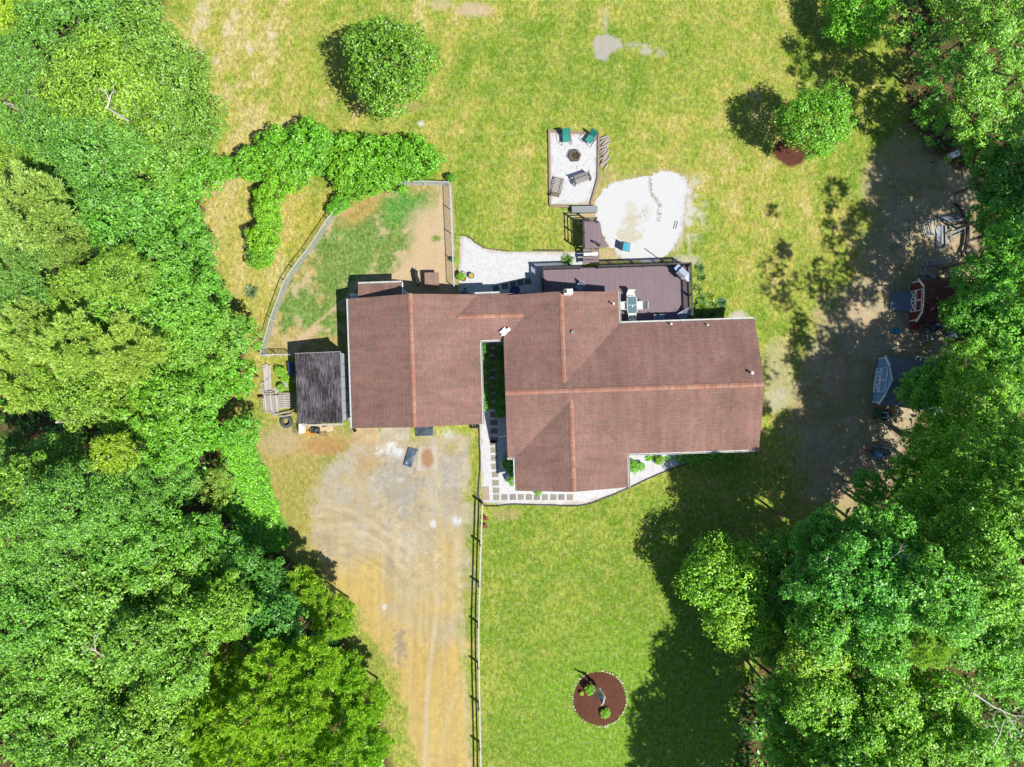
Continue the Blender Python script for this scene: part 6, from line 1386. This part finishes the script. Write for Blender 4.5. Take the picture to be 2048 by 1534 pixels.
tree(1180, 1380, 10, .8, 'E', (1.05, 1.3, .4), 'bright green plant beside the flag in the mulch bed', None, 'shrub', 'plant', .8); tree(1211, 1427, 9, .6, 'E', (1.1, 1.3, .4), 'round green plant at the foot of the flag in the mulch bed', None, 'shrub', 'plant', .7); tree(1163, 1387, 4, .35, 'E', (1.9, 1.5, .2), 'tiny yellow-flowered plant at the left of the mulch bed', None, 'shrub', 'plant', .7)
# yuccas and daylily-like tufts
def blade_mesh(name, n, L, wd, mat, up=.7, seed=0):
    r_ = np.random.default_rng(seed); a = r_.uniform(0, 2*np.pi, n); el = r_.uniform(.15, 1.35, n); ln = L*r_.uniform(.7, 1.15, n)
    d = np.c_[np.cos(a)*np.cos(el), np.sin(a)*np.cos(el), np.sin(el)]; s = np.c_[-np.sin(a), np.cos(a), np.zeros(n)]*wd; b = d*.03
    m1 = b+d*(ln*.55)[:, None]; tip = b+d*ln[:, None]-np.c_[np.zeros(n), np.zeros(n), ln*.22]
    V = np.stack([b-s*.5, m1-s*.6, tip, m1+s*.6, b+s*.5], 1).reshape(-1, 3); return np_mesh(name, V, np.arange(5*n).reshape(n, 5), mat)
YM = leaf_mat('sword_leaves', (.17, .27, .10), .15, .4, .45); BL1 = blade_mesh('blades', 120, .62, .05, YM, seed=1); BL2 = blade_mesh('blades', 90, .5, .045, YM, seed=2)
def yucca(label, px, py, s, tint, group=None, me=BL1):
    t = thing('yucca', label, 'plant', at(px, py, 0), random.uniform(0, 6), group); c = bpy.data.objects.new('leaves', me); C.objects.link(c); c.parent = t; c.scale = (s, s, s*.9); c.color = (*tint, 1); return t
yucca('grey-green spiky yucca alone on the straw lawn left of the curved fence', 504, 583, 1.15, (1.0, .95, 1.2)); yucca('spiky green yucca on the gravel beside the deck railing', 1135, 520, 1.05, (.9, 1.05, .7))
YL = ['spiky plant nearest the grill corner outside the deck', 'spiky plant below the grill corner outside the deck', 'pale spiky plant against the right deck railing', 'spiky plant by the middle of the right deck railing', 'dense spiky plant lower on the right deck railing', 'yellowish spiky plant toward the lawn by the deck', 'blue-green spiky plant at the outer edge of the plant bed', 'spiky plant beside the blue-green one', 'spiky plant at the foot of the right deck railing', 'shaded spiky plant against the house wall, left', 'shaded spiky plant against the house wall, right', 'outermost shaded spiky plant by the house wall']
for i, (x, y, s, tn_) in enumerate(((1400, 536, .8, (.8, .95, .7)), (1404, 556, .85, (.7, .9, .6)), (1397, 578, .8, (1.3, 1.3, .6)), (1403, 596, 1.0, (.9, 1.1, .5)), (1400, 612, 1.0, (1.0, 1.15, .5)), (1422, 592, .9, (1.5, 1.35, .5)), (1444, 606, .8, (.5, .85, 1.0)), (1428, 610, 1.0, (1.1, 1.15, .6)), (1416, 618, .9, (1.3, 1.25, .6)), (1402, 630, 1.0, (.7, .9, .5)), (1424, 630, 1.0, (.7, .9, .5)), (1440, 624, .8, (.9, 1.0, .6)))): yucca(YL[i], x, y, s, tn_, 'spiky plants in the bed beside the deck', BL2 if i % 2 else BL1)
# bare whitish branches showing in the canopies
def bare(label, px, py, h, L, ang, seed):
    random.seed(seed); m = MB(); d = Vector((math.cos(ang), math.sin(ang), .15))
    def rec(p, d, L, r_, dep):
        q = p+d*L*.5+Vector((random.uniform(-.05, .05), random.uniform(-.05, .05), random.uniform(-.03, .08)))*L; e = p+d*L; m.tube([p, q, e], [r_, r_*.8, r_*.5], 6)
        if dep: 
            for s in (-1, 1):
                a = s*random.uniform(.35, .9); n = Vector((d.x*math.cos(a)-d.y*math.sin(a), d.x*math.sin(a)+d.y*math.cos(a), d.z+random.uniform(-.1, .25))).normalized(); rec(p+d*L*random.uniform(.4, .95), n, L*random.uniform(.5, .75), r_*.55, dep-1)
    rec(Vector(), d.normalized(), L, .05, 3); t = m.build('dead_branches', DEADW); p = at(px, py, h); t.location = p
    MB().tube([(0, 0, 0), (.1, 0, -2.0)], [.05, .07], 8).build('trunk', DEADW, t); return tag(t, label, 'dead tree', None)
bare('bare whitish forked branches at the left edge of the woods, upper', 8, 205, 12, 1.6, -.35, 1); bare('bare white forked twigs showing through the fine-leaved crown', 214, 215, 15.0, .7, 1.2, 2); bare('bare grey twigs in the canopy gap below the left edge ravine', 112, 845, 11, 1.0, .6, 3)
bare('tangled bare white branches near the bottom right corner', 1945, 1385, 13, 2.6, -.5, 4); bare('bare grey twigs among the bottom right trees', 1985, 1495, 12.5, 1.8, 1.3, 5); bare('bare pale limbs between the bluish tree and the twiggy tree', 1745, 1125, 13, 1.7, .3, 6)
bare('dry fork in the dark gap near the bottom left', 210, 1316, 12.4, 1.0, 2.4, 9)
# understorey
def understorey(name, label, poly, n, seed, tint, zmax=1.6):
    r_ = np.random.default_rng(seed); xs = [p[0] for p in poly]; ys = [p[1] for p in poly]; x = r_.uniform(max(min(xs), -150), min(max(xs), 2200), n*3); y = r_.uniform(max(min(ys), -120), min(max(ys), 1660), n*3)
    k = sdf(x, y, poly)+(fbm(x, y, 40, 8)-.5)*40 > 4; x, y = x[k][:n], y[k][:n]; cl = fbm(x, y, 26, 12); k = cl > .43; x, y, cl = x[k], y[k], cl[k]
    z = r_.uniform(.1, 1, len(x))*zmax*sm(.4, .7, cl)+.08; P = np.c_[(x-1024)/26, (767-y)/26, z]; N = r_.normal(0, .5, P.shape)+np.array([0, 0, 1]); N /= np.linalg.norm(N, axis=1)[:, None]
    me = make_leaves(P, N, .34, .6, LEAF, name); o = bpy.data.objects.new(name, me); C.objects.link(o); o.color = (*tint, 1); o['kind'] = 'stuff'; o['label'] = label; o['category'] = 'undergrowth'
understorey('undergrowth', 'leafy undergrowth on the floor of the western woods', FOREST, 42000, 3, (.7, 1.0, .6)); understorey('undergrowth', 'leafy undergrowth on the floor of the eastern woods', FORESTR, 30000, 4, (.6, .95, .55))
def groundcover(poly, n, label, tint, size=.16, z=.22):
    r_ = np.random.default_rng(9); xs = [p[0] for p in poly]; ys = [p[1] for p in poly]; x = r_.uniform(min(xs), max(xs), n); y = r_.uniform(min(ys), max(ys), n); k = sdf(x, y, poly)+(fbm(x, y, 20, 8)-.5)*26 > 0; x, y = x[k], y[k]
    P = np.c_[(x-1024)/26, (767-y)/26, .04+z*r_.random(len(x))*fbm(x, y, 9, 5)]; N = r_.normal(0, .4, P.shape)+np.array([0, 0, 1]); N /= np.linalg.norm(N, axis=1)[:, None]
    o = bpy.data.objects.new('ground_cover', make_leaves(P, N, size, .7, LEAF, 'ground_cover')); C.objects.link(o); o.color = (*tint, 1); o['kind'] = 'stuff'; o['label'] = label; o['category'] = 'ground cover'
groundcover([(440, 870), (508, 885), (530, 940), (560, 1010), (580, 1082), (556, 1104), (500, 1100), (430, 1000)], 16000, 'bright green ground cover along the wood edge west of the driveway', (.9, 1.25, .55))
groundcover([(1290, 914), (1400, 905), (1460, 902), (1460, 925), (1420, 928), (1395, 930)], 0+1500, 'lush low green weeds at the end of the front gravel bed', (.8, 1.2, .5), .14)
